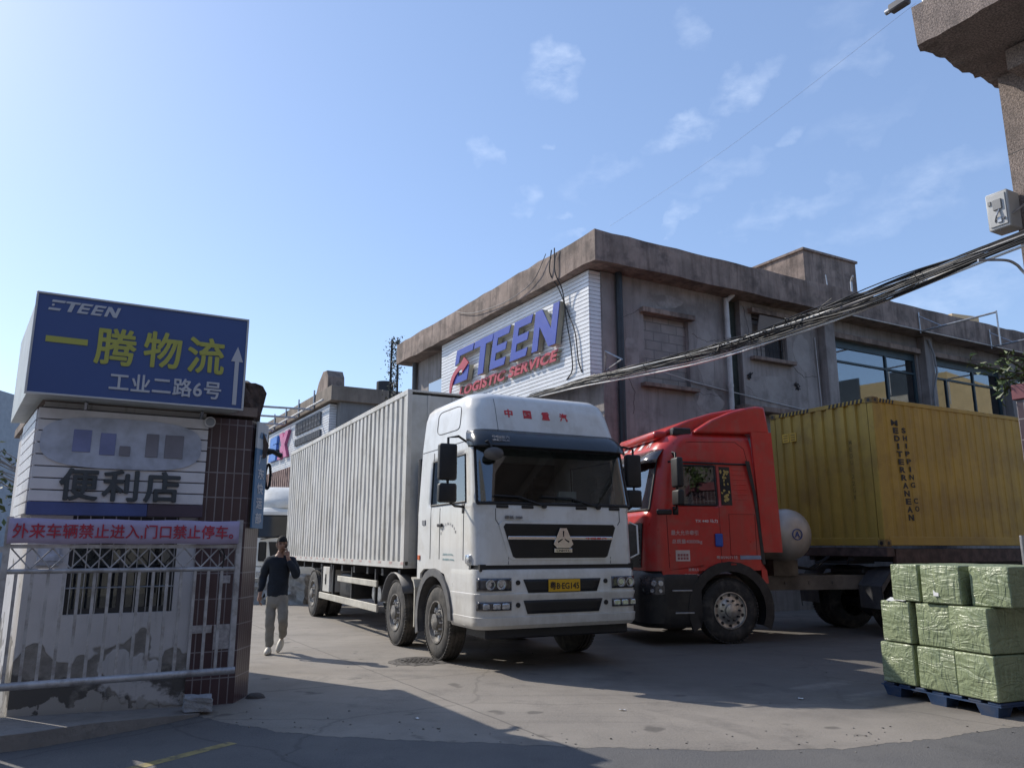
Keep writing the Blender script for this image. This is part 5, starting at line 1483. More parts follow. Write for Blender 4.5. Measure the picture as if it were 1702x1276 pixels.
PLAS = plaster()
TILE = brick_mat('dark_red_tiles', (0.085, 0.05, 0.054), (0.07, 0.043, 0.047), (0.27, 0.25, 0.26), .088, .265, .006, 0, rough=.3, axes='sum', bump=.3, dirt=(0.06, 0.025, 0.03))
bt = thing('gate_booth', 'small white-plastered gate booth with barred window and dark red tiled pillar', 'booth', GP, ANG)
m_ = MB()
hole = [(-1.2, -.22, .95, 1.9)]
wall_holes(m_, -1.56, -.035, 0, 3.02, 0, .15, hole)
m_.prism([(-1.56, .15), (-1.41, .15), (-1.72, 3.05), (-1.87, 3.05)], (0, 0, 0), X, Y, 3.02)
m_.box(-1.72, .45, 3.05, 3.2, 0, 3.02)
m_.box(.12, .27, .62, 3.05, 0, 3.02)
m_.build('wall', PLAS, bt)
m_ = MB(); m_.prism([(-1.58, -.02), (.5, -.02), (.5, 3.4), (-1.95, 3.4)], (0, 0, 3.025), X, Y, .1); m_.build('roof', CONC, bt)
m_ = MB(); m_.box(-1.5, .1, 2.0, 2.02, .1, 3.0); m_.box(-1.5, .1, .2, 2.0, .7, .72); m_.build('room', mat('dim_room', (0.12, 0.115, 0.11), .9), bt)
f = MB(); f.box(-1.2, -1.15, .05, .1, .95, 1.9); f.box(-.27, -.22, .05, .1, .95, 1.9); f.box(-1.15, -.27, .05, .1, 1.85, 1.9); f.box(-1.15, -.27, .05, .1, .95, 1.0); f.box(-.74, -.7, .05, .1, 1.0, 1.85)
f.box(-1.15, -.27, .04, .09, 1.66, 1.69)
f = f.build('window', mat('dark_window_frame', (0.06, 0.058, 0.06), .5, .3), bt)
g = MB(); g.box(-1.15, -.74, .072, .076, 1.0, 1.85); g.box(-.7, -.27, .076, .08, 1.0, 1.85); g.build('pane', glass('booth_glass', (.3, .33, .35), .07), f)
g = MB()
for k in range(9): g.cyl((-1.16 + k * .115, .02, .95), (-1.16 + k * .115, .02, 1.9),   .006, n=6)
for z in (1.2, 1.6): g.cyl((-1.2, .018, z), (-.22, .018, z), .008, n=6)
g.build('bar', STEEL, f)
g = MB(); n = 14
g.grid([[(-.68 + .38 * k / n, .25 + .02 * math.sin(k * 1.9), zz) for k in range(n + 1)] for zz in (1.0, 1.85)]); g.build('curtain', mat('brown_curtain', (0.2, 0.13, 0.11), .9), f, 60)
g = MB(); g.box(-1.15, -.3, .4, .9, .9, 1.12, .02); g.box(-1.0, -.8, .5, .7, 1.12, 1.35, .02); g.box(-.6, -.42, .5, .6, 1.12, 1.4, .03); g.build('clutter', mat('dim_goods', (0.18, 0.16, 0.16), .8, var=.6, scale=9), f)
m_ = MB(); m_.box(-1.47, -1.28, -.035, -.0, 1.42, 1.62, .004); m_.box(-1.44, -1.25, -.045, -.036, 1.46, 1.52, .004); m_.build('notice_board', mat('pale_notice', (0.42, 0.45, 0.52), .6, var=.3, scale=9), bt)
# tiled pillar with a broken head
m_ = MB(); m_.prism([(-.035, -.03), (.45, -.03), (.666, .335), (.66, .62), (-.035, .62)], (0, 0, 0), X, Y, 2.98); m_.build('tiled_pillar', TILE, bt)
t = bmesh.new(); bmesh.ops.create_cube(t, size=1); bmesh.ops.subdivide_edges(t, edges=t.edges[:], cuts=6, use_grid_fill=True)
for v in t.verts:
    x_, y_, z_ = v.co.x + .5, v.co.y + .5, v.co.z + .5
    k = .07 * math.sin(z_ * 9) + rnd.uniform(-.03, .03)
    v.co = Vector((.05 + x_ * (.6 + k * .6 - .1 * z_), .15 + y_ * .55 + rnd.uniform(-.03, .03), 2.6 + z_ * .93 + rnd.uniform(-.03, .03) - .1 * x_ * z_))
m_ = MB(); m_._take(t); m_.build('broken_head', mat('broken_brickwork', (0.10, 0.07, 0.06), .95, var=.5, scale=7, bump=1, bscale=16, dirt=((0.04, 0.05, 0.055), .7, 4)), bt)
for a, c, z0_, z1_ in ((-.02, .18, .72, .8), (.22, .33, 1.22, 1.3), (.2, .36, .55, .8)): m_ = MB(); m_.box(a, c, -.036, -.0305, z0_, z1_, .002); m_.build('paper_remnant', mat('torn_paper', (0.38, 0.36, 0.36), .8, var=.3, scale=20), bt)
# store sign below the blue sign
ss = thing('store_sign', 'grey ribbed convenience store board with dark characters above the barred window', 'sign', GP, ANG)
GSID = mat('grey_siding', (0.66, 0.66, 0.70), .45, var=.06, dirt=((0.42, 0.42, 0.45), .4, 3))
m_ = MB(); z = 2.03
while z < 2.94:
    m_.box(-1.6, -.02, -.12, -.1, z, min(z + .104, 2.96), .004); m_.box(-1.6, -1.58, -.1, .02, z, min(z + .104, 2.96)); z += .115
m_.build('siding', GSID, ss)
m_ = MB(); m_.box(-1.578, -.022, -.098, -.002, 2.03, 2.955); m_.build('backing', GROOVE, ss)
m_ = MB(); m_.box(-1.605, -.55, -.125, -.002, 1.9, 2.025, .004); m_.build('blue_band', mat('store_blue', (0.06, 0.09, 0.25), .5), ss)
m_ = MB(); m_.box(-.548, -.015, -.125, -.002, 1.9, 2.025, .004); m_.build('dark_band', mat('store_dark', (0.07, 0.05, 0.075), .5), ss)
text('lettering', '便利店', mat('slate_lettering', (0.05, 0.062, 0.075), .5), ss, (-.808, -.121, 2.2), X, Z, 1.1, .32, .02, bold=.026, space=1.16)
# plain stand-in for the shop's emblem board
m_ = MB()
ov = [(-.82 + .74 * math.copysign(abs(math.cos(a)) ** .6, math.cos(a)), 2.62 + .255 * math.copysign(abs(math.sin(a)) ** .7, math.sin(a))) for a in [i * math.pi / 24 for i in range(48)]]
m_.prism(ov, (0, -.121, 0), X, Z, .02); m_.build('emblem_board', mat('emblem_grey', (0.40, 0.44, 0.54), .5, var=.25, scale=4), ss)
for a, c, z0_, z1_ in ((-1.28, -1.12, 2.52, 2.74), (-1.04, -.9, 2.5, 2.72)): m_ = MB(); m_.box(a, c, -.15, -.142, z0_, z1_, .003); m_.build('emblem_block', mat('emblem_blue_block', (0.18, 0.21, 0.40), .5), ss)
for a, c, z0_, z1_ in ((-.62, -.5, 2.5, 2.74), (-.44, -.26, 2.5, 2.74), (-.86, -.76, 2.5, 2.6)): m_ = MB(); m_.box(a, c, -.15, -.142, z0_, z1_, .003); m_.build('emblem_block', mat('emblem_dark_block', (0.19, 0.19, 0.23), .5), ss)
# side return of the store sign on the lit left wall
m_ = MB(); z = 1.92
lw = Vector((-.31, 2.9, 0)).normalized()
while z < 2.94:
    p, q = Vector((-1.6, .03, 0)), Vector((-1.6, .03, 0)) + lw * 1.5
    m_.prism([(0, 0), (1.5, 0), (1.5, .1), (0, .1)], (p.x, p.y, z), lw, Z, -.02); z += .115
m_.build('side_siding', GSID, ss)
m_ = MB()
for j in range(4):
    for k in range(5): m_.prism([(0, 0), (.14, 0), (.14, .1), (0, .1)], Vector((-1.622, .1, 2.08 + j * .17)) + lw * (.1 + k * .2), lw, Z, -.006) if False else None
m_.bm.free()
# big blue direction sign
bs = thing('direction_sign', 'big blue box sign with yellow Chinese characters, white address line and up arrow', 'sign', GP, ANG)
SBLUE = mat('direction_sign_blue', (0.045, 0.09, 0.26), .35, var=.05, scale=.9)
ALU = mat('aluminium_edge', (0.55, 0.56, 0.58), .4, .6, var=.1)
SZ0, SZ1, SX0, SX1, SY = 3.02, 4.03, -1.73, .27, -.4
m_ = MB(); m_.box(SX0 + .02, SX1 - .02, SY, SY + .02, SZ0 + .02, SZ1 - .02); m_.build('face', SBLUE, bs)
m_ = MB()
m_.box(SX0, SX1, SY - .012, SY + .03, SZ0, SZ0 + .02, .003); m_.box(SX0, SX1, SY - .012, SY + .03, SZ1 - .02, SZ1, .003); m_.box(SX0, SX0 + .02, SY - .012, SY + .03, SZ0 + .02, SZ1 - .02, .003); m_.box(SX1 - .02, SX1, SY - .012, SY + .03, SZ0 + .02, SZ1 - .02, .003)
m_.build('edge_frame', ALU, bs)
m_ = MB(); m_.prism([(SX0 + .02, SY + .03), (SX1 - .02, SY + .03), (SX1 - .3, SY + 1.7), (SX0 - .2, SY + 2.3)], (0, 0, SZ0 + .01), X, Y, SZ1 - SZ0 - .03); m_.build('body', mat('pale_sign_side', (0.5, 0.53, 0.52), .5, var=.1, dirt=((0.35, 0.35, 0.34), .5, 3)), bs)
SYL = mat('sign_yellow', (0.42, 0.42, 0.09), .5, var=.04)
SWH = mat('sign_white', (0.5, 0.52, 0.57), .5, var=.04)
for ch, xc, zc, w_, h_ in (('一', -1.43, 3.57, .36, .06), ('腾', -.998, 3.56, .375, .38), ('物', -.567, 3.58, .362, .38), ('流', -.143, 3.573, .37, .39)):
    text('large_character', ch, SYL, bs, (xc, SY - .001, zc), X, Z, w_, h_, .006, bold=.022 if ch != '一' else 0)
text('company_lettering', '=TEEN', SWH, bs, (-1.32, SY - .001, 3.92), X, Z, .60, .105, .006, bold=.05, shear=.3) if False else None
m_ = MB()
def flat(polys, x0_, z0_, wd, hg, sh=.3):
    for pl_ in polys: m_.prism([(p[0] * wd + p[1] * hg * sh, p[1] * hg) for p in pl_], (x0_, SY - .001, z0_), X, Z, .006)
flat([[(.0, 0), (.85, 0), (.9, .22), (0, .22)], [(.12, .4), (.3, .4), (.3, .6), (.12, .6)], [(.0, .78), (.95, .78), (1, 1), (0, 1)]], -1.62, 3.858, .115, .105)
flat(T_, -1.50, 3.858, .12, .105); flat(E_, -1.375, 3.858, .105, .105); flat(E_, -1.255, 3.858, .105, .105); flat(N_, -1.135, 3.858, .115, .105)
m_.build('company_lettering', SWH, bs)
text('address_line', '工业二路6号', SWH, bs, (-.497, SY - .001, 3.21), X, Z, 1.06, .19, .006, bold=.02, space=1.06)
m_ = MB(); m_.prism([(-.021, 0), (.021, 0), (.021, .47), (.062, .47), (0, .635), (-.062, .47), (-.021, .47)], (.172, SY - .001, 3.075), X, Z, .006); m_.build('arrow', SWH, bs)
m_ = MB()
for x_ in (-1.2, -.1): m_.cyl((x_, -.15, 3.02), (x_, -.05, 2.9), .02, n=6)
m_.build('bracket', STEEL, bs)
# round lamp under the sign
sl = thing('spotlight', 'small round white spotlight on the wall under the right end of the blue sign', 'light', GP, ANG)
m_ = MB(); m_.lathe([(0, .0), (.05, 0), (.06, .03), (.055, .07), (0, .07)], (-.02, -.13, 2.905), 'y', 20, 0, -1); m_.build('housing', mat('white_plastic', (0.6, 0.6, 0.6), .5), sl, 40)
m_ = MB(); m_.lathe([(0, .075), (.03, .074), (.045, .071)], (-.02, -.13, 2.905), 'y', 20, 0, -1); m_.build('lens', mat('grey_lens', (0.25, 0.27, 0.3), .2), sl, 40)
m_ = MB(); m_.box(-.045, .0, -.13, -.03, 2.94, 2.96); m_.build('bracket', STEEL, sl)
# vertical blue banner on the pillar's yard side
vb = thing('vertical_banner', 'narrow vertical blue banner with white characters on the tiled pillar', 'banner', GP, ANG)
e = Vector((.216, .365, 0)).normalized(); nrm = e.cross(Z)
o0 = Vector((.48, .02, 0)) + nrm * .03
m_ = MB(); m_.prism([(0, 1.8), (.36, 1.8), (.36, 2.68), (0, 2.68)], o0, e, Z, .02); m_.build('blue_panel', mat('banner_blue', (0.06, 0.17, 0.32), .5, var=.08), vb)
m_ = MB(); m_.prism([(0, 2.682), (.36, 2.682), (.36, 2.98), (0, 2.98)], o0, e, Z, .02); m_.build('white_panel', mat('banner_white', (0.5, 0.54, 0.58), .5), vb)
for k, ch in enumerate('广东快运部'): text('character', ch, SWH, vb, o0 + nrm * .021 + e * .18 + Z * (2.57 - k * .165), e, Z, .2, .12, .003, .02)
m_ = MB(); m_.prism([(0, 0), (.2, 0), (.24, .07), (.04, .07)], o0 + nrm * .021 + e * .06 + Z * 2.8, e, Z, .003); m_.build('emblem', mat('banner_blue', (0, 0, 0)), vb)
# cable coil and bracket on the pillar
m_ = MB(); pts = []
for k in range(60):
    a = k * .55; pts.append((.78 + .02 * math.sin(k), .62 + .05 * math.cos(a * .3), 2.45 + .14 * math.sin(a)) if False else (.80 + .05 * math.cos(a * 1.0) * .6, .62 + .03 * math.sin(k * 2.1), 2.42 + .15 * math.sin(a)))
m_.tube(pts, .012, 5); m_.tube([(.6, .6, 2.75), (.85, .62, 2.72), (.95, .66, 2.68)], .03, 6); m_.tube([(.62, .6, 2.6), (.8, .62, 2.7), (.92, .66, 2.74)], .02, 6)
o_ = m_.build('cable_coil', BLACK); o_.location = GP; o_.rotation_euler = (0, 0, ANG); tag(o_, 'tangled black cable coil hung on a bracket behind the tiled pillar', 'cable coil')

# ------------------------------------------------------------------ gate with banner
gt = thing('metal_gate', 'grey tubular metal gate leaf standing open in front of the booth', 'gate', GP, ANG)
GST = mat('dull_gate_steel', (0.44, 0.44, 0.46), .5, .4, var=.2, scale=6, dirt=((0.16, 0.13, 0.11), .5, 8))
GY = -.7
m_ = MB()
m_.box(-1.72, -1.67, GY - .025, GY + .025, .42, 1.86); m_.box(.24, .29, GY - .025, GY + .025, .42, 1.86)
m_.box(-1.67, .24, GY - .02, GY + .02, 1.585, 1.62); m_.cyl((-1.67, GY, 1.385), (.24, GY, 1.385), .022, n=10)
m_.cyl((-2.3, GY - .03, .43), (.3, GY - .03, .43), .033, n=12); m_.box(-2.0, -1.95, GY - .03, GY + .03, .0, 1.9); m_.box(-1.95, -1.72, GY - .02, GY + .02, 1.55, 1.6)
m_.build('frame', GST, gt, 50)
for k in range(15):
    x_ = -1.60 + k * .123
    m_ = MB(); m_.box(x_ - .013, x_ + .013, GY - .013, GY + .013, .455, 1.37); m_.build('bar', GST, gt)
m_ = MB()
for k in range(12):
    x_ = -1.66 + k * .158
    m_.cyl((x_, GY - .004, 1.405), (x_ + .158, GY - .004, 1.585), .007, n=6); m_.cyl((x_ + .158, GY + .004, 1.405), (x_, GY + .004, 1.585), .007, n=6)
m_.build('lattice', GST, gt)
m_ = MB(); m_.tube([(.1, GY - .03, 1.5), (.08, GY - .04, 1.56), (.11, GY - .045, 1.58), (.13, GY - .03, 1.52), (.12, GY - .03, 1.4)], .008, 6); m_.build('chain', BLACK, gt)
bn = thing('warning_banner', 'lavender banner with red Chinese warning characters tied along the gate top', 'banner', GP, ANG)
m_ = MB(); n = 40
m_.grid([[(-1.70 + 1.95 * k / n, GY - .045 + .004 * math.sin(k * .9) + .003 * math.sin(k * 2.3 + zz * 5), zz + .004 * math.sin(k * .5)) for k in range(n + 1)] for zz in (1.625, 1.7, 1.78, 1.845)])
o_ = m_.build('cloth', mat('lavender_cloth', (0.42, 0.37, 0.55), .7, var=.06), bn, 60); sd = o_.modifiers.new('t', 'SOLIDIFY'); sd.thickness = .006; sd.offset = 1
text('lettering', '外来车辆禁止进入,门口禁止停车。', mat('banner_red', (0.42, 0.03, 0.06), .6), bn, (-.735, GY - .058, 1.735), X, Z, 1.86, .135, .003, bold=.012)
# kerb and rubble block
kb = MB()
kpl = [(-3.4, -1.3), (-1.36, -1.16), (-.9, -1.0), (-.5, -.82), (-.2, -.66), (.04, -.5), (.14, -.2), (.14, -.04), (-3.4, -.004)]
kb.prism(kpl, (0, 0, -.002), X, Y, .1)
for v in kb.bm.verts:
    if v.co.z > .05: v.co.z = .125 if v.co.x < -1 else .125 - .115 * min(1, (v.co.x + 1) / 1.14) ** 1.3
o_ = kb.build('kerb', mat('kerb_concrete', (0.26, 0.24, 0.225), .9, var=.2, scale=3, bump=.5, bscale=25, dirt=((0.1, 0.095, 0.09), .6, 3))); o_.location = GP; o_.rotation_euler = (0, 0, ANG); o_['kind'] = 'structure'
t = bmesh.new(); bmesh.ops.create_cube(t, size=1); bmesh.ops.subdivide_edges(t, edges=t.edges[:], cuts=3, use_grid_fill=True)
for v in t.verts: v.co = Vector((v.co.x * .25, v.co.y * .16, (v.co.z + .5) * .13)) + Vector((rnd.uniform(-.012, .012), rnd.uniform(-.012, .012), rnd.uniform(-.01, .01) if v.co.z > -.4 else 0))
m_ = MB(); m_._take(t); o_ = m_.build('rubble_block', mat('pale_rubble', (0.36, 0.38, 0.42), .9, var=.25, scale=9, bump=.8, bscale=30, dirt=((0.2, 0.2, 0.2), .6, 9))); o_.location = (-3.08, 8.13, .035); o_.rotation_euler = (0, R(3), R(24))
tag(o_, 'pale broken masonry block lying at the foot of the tiled pillar', 'block')
t = bmesh.new(); bmesh.ops.create_icosphere(t, subdivisions=2, radius=.09)
for v in t.verts: v.co = Vector((v.co.x * 1.2, v.co.y, max(-.0, v.co.z * .6))) + Vector((rnd.uniform(-.01, .01), rnd.uniform(-.01, .01), 0))
m_ = MB(); m_._take(t); o_ = m_.build('stone', mat('dark_stone', (0.08, 0.07, 0.065), .9, bump=.5)); o_.location = (-2.78, 8.98, 0); tag(o_, 'dark stone beside the yard side of the tiled pillar', 'stone')

# ------------------------------------------------------------------ green wrapped cartons on a blue pallet
def wrap_mat():
    m, N, L, b = nodes_of('green_stretch_wrap')
    tc = N.new('ShaderNodeTexCoord'); oi = N.new('ShaderNodeObjectInfo')
    ad = N.new('ShaderNodeVectorMath'); ad.operation = 'ADD'
    cb = N.new('ShaderNodeCombineXYZ')
    mu = N.new('ShaderNodeMath'); mu.operation = 'MULTIPLY'; mu.inputs[1].default_value = 40
    L.new(oi.outputs['Random'], mu.inputs[0]); L.new(mu.outputs[0], cb.inputs[0]); L.new(mu.outputs[0], cb.inputs[2])
    L.new(tc.outputs['Object'], ad.inputs[0]); L.new(cb.outputs[0], ad.inputs[1]); o = ad.outputs[0]

    def noise(s, det, ro, dist=0, sc=None):
        n = N.new('ShaderNodeTexNoise'); n.inputs['Scale'].default_value = s; n.inputs['Detail'].default_value = det; n.inputs['Roughness'].default_value = ro; n.inputs['Distortion'].default_value = dist
        v = o
        if sc:
            q = N.new('ShaderNodeMapping'); q.inputs['Scale'].default_value = sc; L.new(o, q.inputs[0]); v = q.outputs[0]
        L.new(v, n.inputs['Vector']); return n.outputs['Fac']
    mr = N.new('ShaderNodeMapRange'); mr.inputs['From Min'].default_value = .3; mr.inputs['From Max'].default_value = .7; L.new(noise(5, 6, .6), mr.inputs['Value'])
    x = N.new('ShaderNodeMix'); x.data_type = 'RGBA'; L.new(mr.outputs[0], x.inputs['Factor'])
    x.inputs['A'].default_value = (.19, .235, .135, 1); x.inputs['B'].default_value = (.285, .33, .19, 1)
    L.new(x.outputs['Result'], b.inputs['Base Color'])
    b.inputs['Roughness'].default_value = .45; b.inputs['Coat Weight'].default_value = .22; b.inputs['Coat Roughness'].default_value = .2
    # crumpled film: ridges running mostly across, some down
    h1 = N.new('ShaderNodeMath'); h1.operation = 'ABSOLUTE'
    s1 = N.new('ShaderNodeMath'); s1.operation = 'SUBTRACT'; s1.inputs[1].default_value = .5; L.new(noise(5, 3, .5, 1.6, (.5, .5, 1.7)), s1.inputs[0]); L.new(s1.outputs[0], h1.inputs[0])
    h2 = N.new('ShaderNodeMath'); h2.operation = 'ABSOLUTE'
    s2 = N.new('ShaderNodeMath'); s2.operation = 'SUBTRACT'; s2.inputs[1].default_value = .5; L.new(noise(4, 3, .45, 2.0, (1.5, 1.5, .6)), s2.inputs[0]); L.new(s2.outputs[0], h2.inputs[0])
    am = N.new('ShaderNodeMath'); am.operation = 'ADD'; L.new(h1.outputs[0], am.inputs[0]); L.new(h2.outputs[0], am.inputs[1])
    bp = N.new('ShaderNodeBump'); bp.inputs['Strength'].default_value = .6; bp.inputs['Distance'].default_value = .06; bp.invert = True
    L.new(am.outputs[0], bp.inputs['Height']); L.new(bp.outputs[0], b.inputs['Normal']); L.new(bp.outputs[0], b.inputs['Coat Normal'])
    return m


WRAP = wrap_mat()
AP, AA = Vector((4.61, 7.89, 0)), R(21)
rotA = Matrix.Rotation(AA, 4, 'Z')
pt = thing('blue_pallet', 'dark blue plastic pallet on feet under the green wrapped cartons', 'pallet', AP, AA)
BLUEP = mat('dark_blue_plastic', (0.02, 0.05, 0.12), .55, var=.2, dirt=((0.08, 0.08, 0.09), .5, 5))
m_ = MB()
for k in range(7): m_.box(.02, 1.25, -.02 + k * .21, .12 + k * .21, .115, .14, .004)
m_.box(.02, 1.25, -.02, 1.42, .10, .1145); m_.build('deck', BLUEP, pt)
for x_ in (.04, .56, 1.08):
    for y_ in (.03, .60, 1.17):
        m_ = MB(); t = bmesh.new(); bmesh.ops.create_cube(t, size=1)
        for v in t.verts: v.co = Vector((x_ + .08 + v.co.x * (.16 + .04 * (v.co.z > 0)), y_ + .1 + v.co.y * (.18 + .06 * (v.co.z > 0)), (v.co.z + .5) * .0995))
        m_._take(t); m_.build('foot', BLUEP, pt)
tiers = [(.145, .43), (.578, .44), (1.02, .395)]
BXS = []
for ti, ys in enumerate(([(-.03, .45), (.43, .455), (.93, .44)], [(-.02, .46), (.45, .42), (.90, .41)], [(.27, .47), (.78, .36), (-.22, .44)])):
    for yi, (y_, d_) in enumerate(ys): BXS.append((ti, yi, 0, y_, d_))
    for yi, (y_, d_) in enumerate(ys): BXS.append((ti, yi, 1, y_ + .03, d_))
ROWN = ('bottom', 'middle', 'top'); POSN = ('nearest', 'middle', 'farthest')
LAB = {(0, 0, 0): 'wrinkled green carton in the bottom tier, largest lit face nearest the right edge', (0, 1, 0): 'green carton in the middle of the bottom tier lit across its whole face', (0, 2, 0): 'bottom corner carton cut by a slanting shadow edge',
       (1, 0, 0): 'crumpled olive carton in the second tier above the near bottom carton', (1, 1, 0): 'recessed green carton in the second tier between two others', (1, 2, 0): 'second-tier corner carton with white paper slips on top',
       (2, 0, 0): 'top-tier green carton with a small white label', (2, 1, 0): 'top-tier green carton at the far left end of the stack', (2, 2, 0): 'shaded top-tier carton at the near right end of the stack'}
for ti, yi, ci, y_, d_ in BXS:
    z0_, h_ = tiers[ti]
    xin = (0.0 if ci == 0 else .54) + (.0 if (ti, yi) != (1, 1) else .035) + rnd.uniform(0, .012) + (.08 if (ti, yi) == (2, 2) else 0)
    dx = .5 if ci == 0 else .5
    t = bmesh.new(); bmesh.ops.create_cube(t, size=1); bmesh.ops.subdivide_edges(t, edges=t.edges[:], cuts=7, use_grid_fill=True)
    for v in t.verts:
        u = Vector(v.co) * 2
        bul = (1 - u.y ** 2) * (1 - u.z ** 2) * .022
        c = Vector((v.co.x * dx, v.co.y * (d_ - .012), v.co.z * (h_ - .006)))
        if abs(u.x) > .99: c.x += math.copysign(bul + rnd.uniform(-.007, .008), u.x)
        elif abs(u.y) > .99: c.y += rnd.uniform(-.003, .003)
        if max(abs(u.x), abs(u.y)) > .99 and u.z > .99: c.z -= .004
        v.co = c
    m_ = MB(); m_._take(t)
    o_ = m_.build('wrapped_carton', WRAP, None, smooth=50)
    bv = o_.modifiers.new('b', 'BEVEL'); bv.width = .012; bv.segments = 2; bv.limit_method = 'ANGLE'; bv.angle_limit = R(55)
    o_.location = AP + rotA @ Vector((xin + dx / 2, y_ + d_ / 2, z0_ + h_ / 2)); o_.rotation_euler = (0, 0, AA + R(rnd.uniform(-2.6, 2.6)))
    lab = LAB.get((ti, yi, ci)) or f'shaded {ROWN[ti]}-tier carton in the back column, {POSN[yi]} the right edge of the photo' if ci == 0 else {(0, 0): 'shaded back-column carton at the foot of the stack near the right edge', (0, 1): 'hidden-side bottom carton behind the middle lit one', (0, 2): 'bottom back-column carton toward the parked red truck', (1, 0): 'shaded second-tier carton behind the crumpled olive one', (1, 1): 'second-tier back-column carton in the middle of the stack', (1, 2): 'second-tier back-column carton toward the parked red truck', (2, 0): 'top back-column carton with a lit top strip behind the labelled one', (2, 1): 'top back-column carton toward the parked red truck', (2, 2): 'top back-column carton at the right edge of the photo'}[(ti, yi)]
    tag(o_, lab, 'carton', 'green wrapped cartons on the pallet')
    if (ti, yi, ci) == (2, 0, 0):
        k = MB(); k.box(-dx / 2 - .018, -dx / 2 - .014, .02, .08, -.12, -.06); k.build('paper_label', mat('white_paper', (0.7, 0.7, 0.7), .7), o_)
for k, (x_, y_, a_, rx) in enumerate(((.06, 1.14, 20, 14), (.03, 1.05, -12, 6))):
    m_ = MB(); m_.box(-.06, .06, -.1, .1, 0, .003); o_ = m_.build('paper_slip', mat('white_paper', (.7, .7, .7)))
    o_.location = AP + rotA @ Vector((x_ + .02, y_, 1.02 + .012 * k)); o_.rotation_euler = (R(rx * .3), R(-rx), AA + R(a_))
    tag(o_, ['tilted white paper slip on the second-tier corner carton', 'lower white paper slip lying on the second-tier corner carton'][k], 'paper', 'paper slips on the cartons')

# ------------------------------------------------------------------ walking man
def skin_mesh(nodes, edges, sub=2):
    """nodes: (x, y, z, rx, ry); grows one continuous tapered surface over the skeleton"""
    me = bpy.data.meshes.new('skel'); me.from_pydata([n_[:3] for n_ in nodes], edges, [])
    o = bpy.data.objects.new('skel', me); COL.objects.link(o)
    o.modifiers.new('skin', 'SKIN'); s_ = o.modifiers.new('sub', 'SUBSURF'); s_.levels = sub; s_.render_levels = sub
    sv = me.skin_vertices[0].data
    for i, n_ in enumerate(nodes): sv[i].radius = (n_[3], n_[4]); sv[i].use_root = (i == 0)
    out = bpy.data.meshes.new_from_object(o.evaluated_get(bpy.context.evaluated_depsgraph_get()))
    bpy.data.objects.remove(o); bpy.data.meshes.remove(me)
    return out


mn = thing('person', 'man in dark navy sweater and grey trousers walking with a phone at his ear', 'person', (-3.7, 12.45, 0), R(4))
SKIN = mat('skin', (0.30, 0.17, 0.12), .55, var=.08, scale=8)
NAVY = mat('navy_knit', (0.012, 0.018, 0.03), .9, var=.25, scale=7, bump=.4, bscale=90)
GREYT = mat('grey_beige_trousers', (0.25, 0.24, 0.22), .9, var=.15, scale=6, bump=.3, bscale=12)
body = MB()
nodes = [(.085, 0, .92, .10, .075), (.09, 0, 1.15, .09, .06), (.10, 0, 1.38, .09, .06), (.105, -.005, 1.49, .055, .055), (.11, -.02, 1.56, .055, .06),
         (-.09, 0, 1.38, .055, .055), (-.15, .03, 1.12, .043, .043), (-.165, -.05, .88, .03, .03), (-.165, -.07, .82, .035, .02),
         (.29, 0, 1.38, .055, .055), (.385, -.08, 1.14, .043, .043), (.245, -.13, 1.42, .03, .03), (.222, -.10, 1.50, .034, .022),
         (.0, 0, .86, .075, .075), (.0, -.03, .5, .05, .05), (.0, .02, .1, .035, .04), (.17, 0, .86, .075, .075), (.21, -.1, .5, .05, .05), (.13, .28, .2, .035, .04)]
me = skin_mesh(nodes, [(0, 1), (1, 2), (2, 3), (3, 4), (2, 5), (5, 6), (6, 7), (7, 8), (2, 9), (9, 10), (10, 11), (11, 12), (0, 13), (13, 14), (14, 15), (0, 16), (16, 17), (17, 18)])
body.bm.from_mesh(me)
HC = Vector((.118, -.03, 1.63))
Rh = Matrix.Rotation(R(16), 4, 'Z') @ Matrix.Rotation(R(8), 4, 'X')
t = bmesh.new(); bmesh.ops.create_uvsphere(t, u_segments=28, v_segments=20, radius=1)
for v in t.verts:
    c = v.co.copy()
    w_ = .076 * (1 - .22 * max(0, -c.z) ** 1.5); dp = .095
    q = Vector((c.x * w_, c.y * dp, c.z * .118))
    if c.y < 0:                                        # face looks along -y
        if abs(c.x) < .2 and -.25 < c.z < .12: q.y -= .022 * (1 - abs(c.x) / .2) * (1 - abs(c.z + .12) / .37 * .6)   # nose
        if .1 < c.z < .32 and .15 < abs(c.x) < .55: q.y += .010                                                       # eye sockets
        if -.62 < c.z < -.42 and abs(c.x) < .3: q.y -= .006                                                            # lips
        if c.z < -.7: q.y -= .012                                                                                     # chin
    v.co = HC + (Rh @ q)
body._take(t)
for s in (-1, 1):                                      # ears
    t = bmesh.new(); bmesh.ops.create_icosphere(t, subdivisions=2, radius=1)
    for v in t.verts: v.co = HC + (Rh @ Vector((s * .076 + v.co.x * .012, .01 + v.co.y * .02, -.005 + v.co.z * .034)))
    body._take(t)
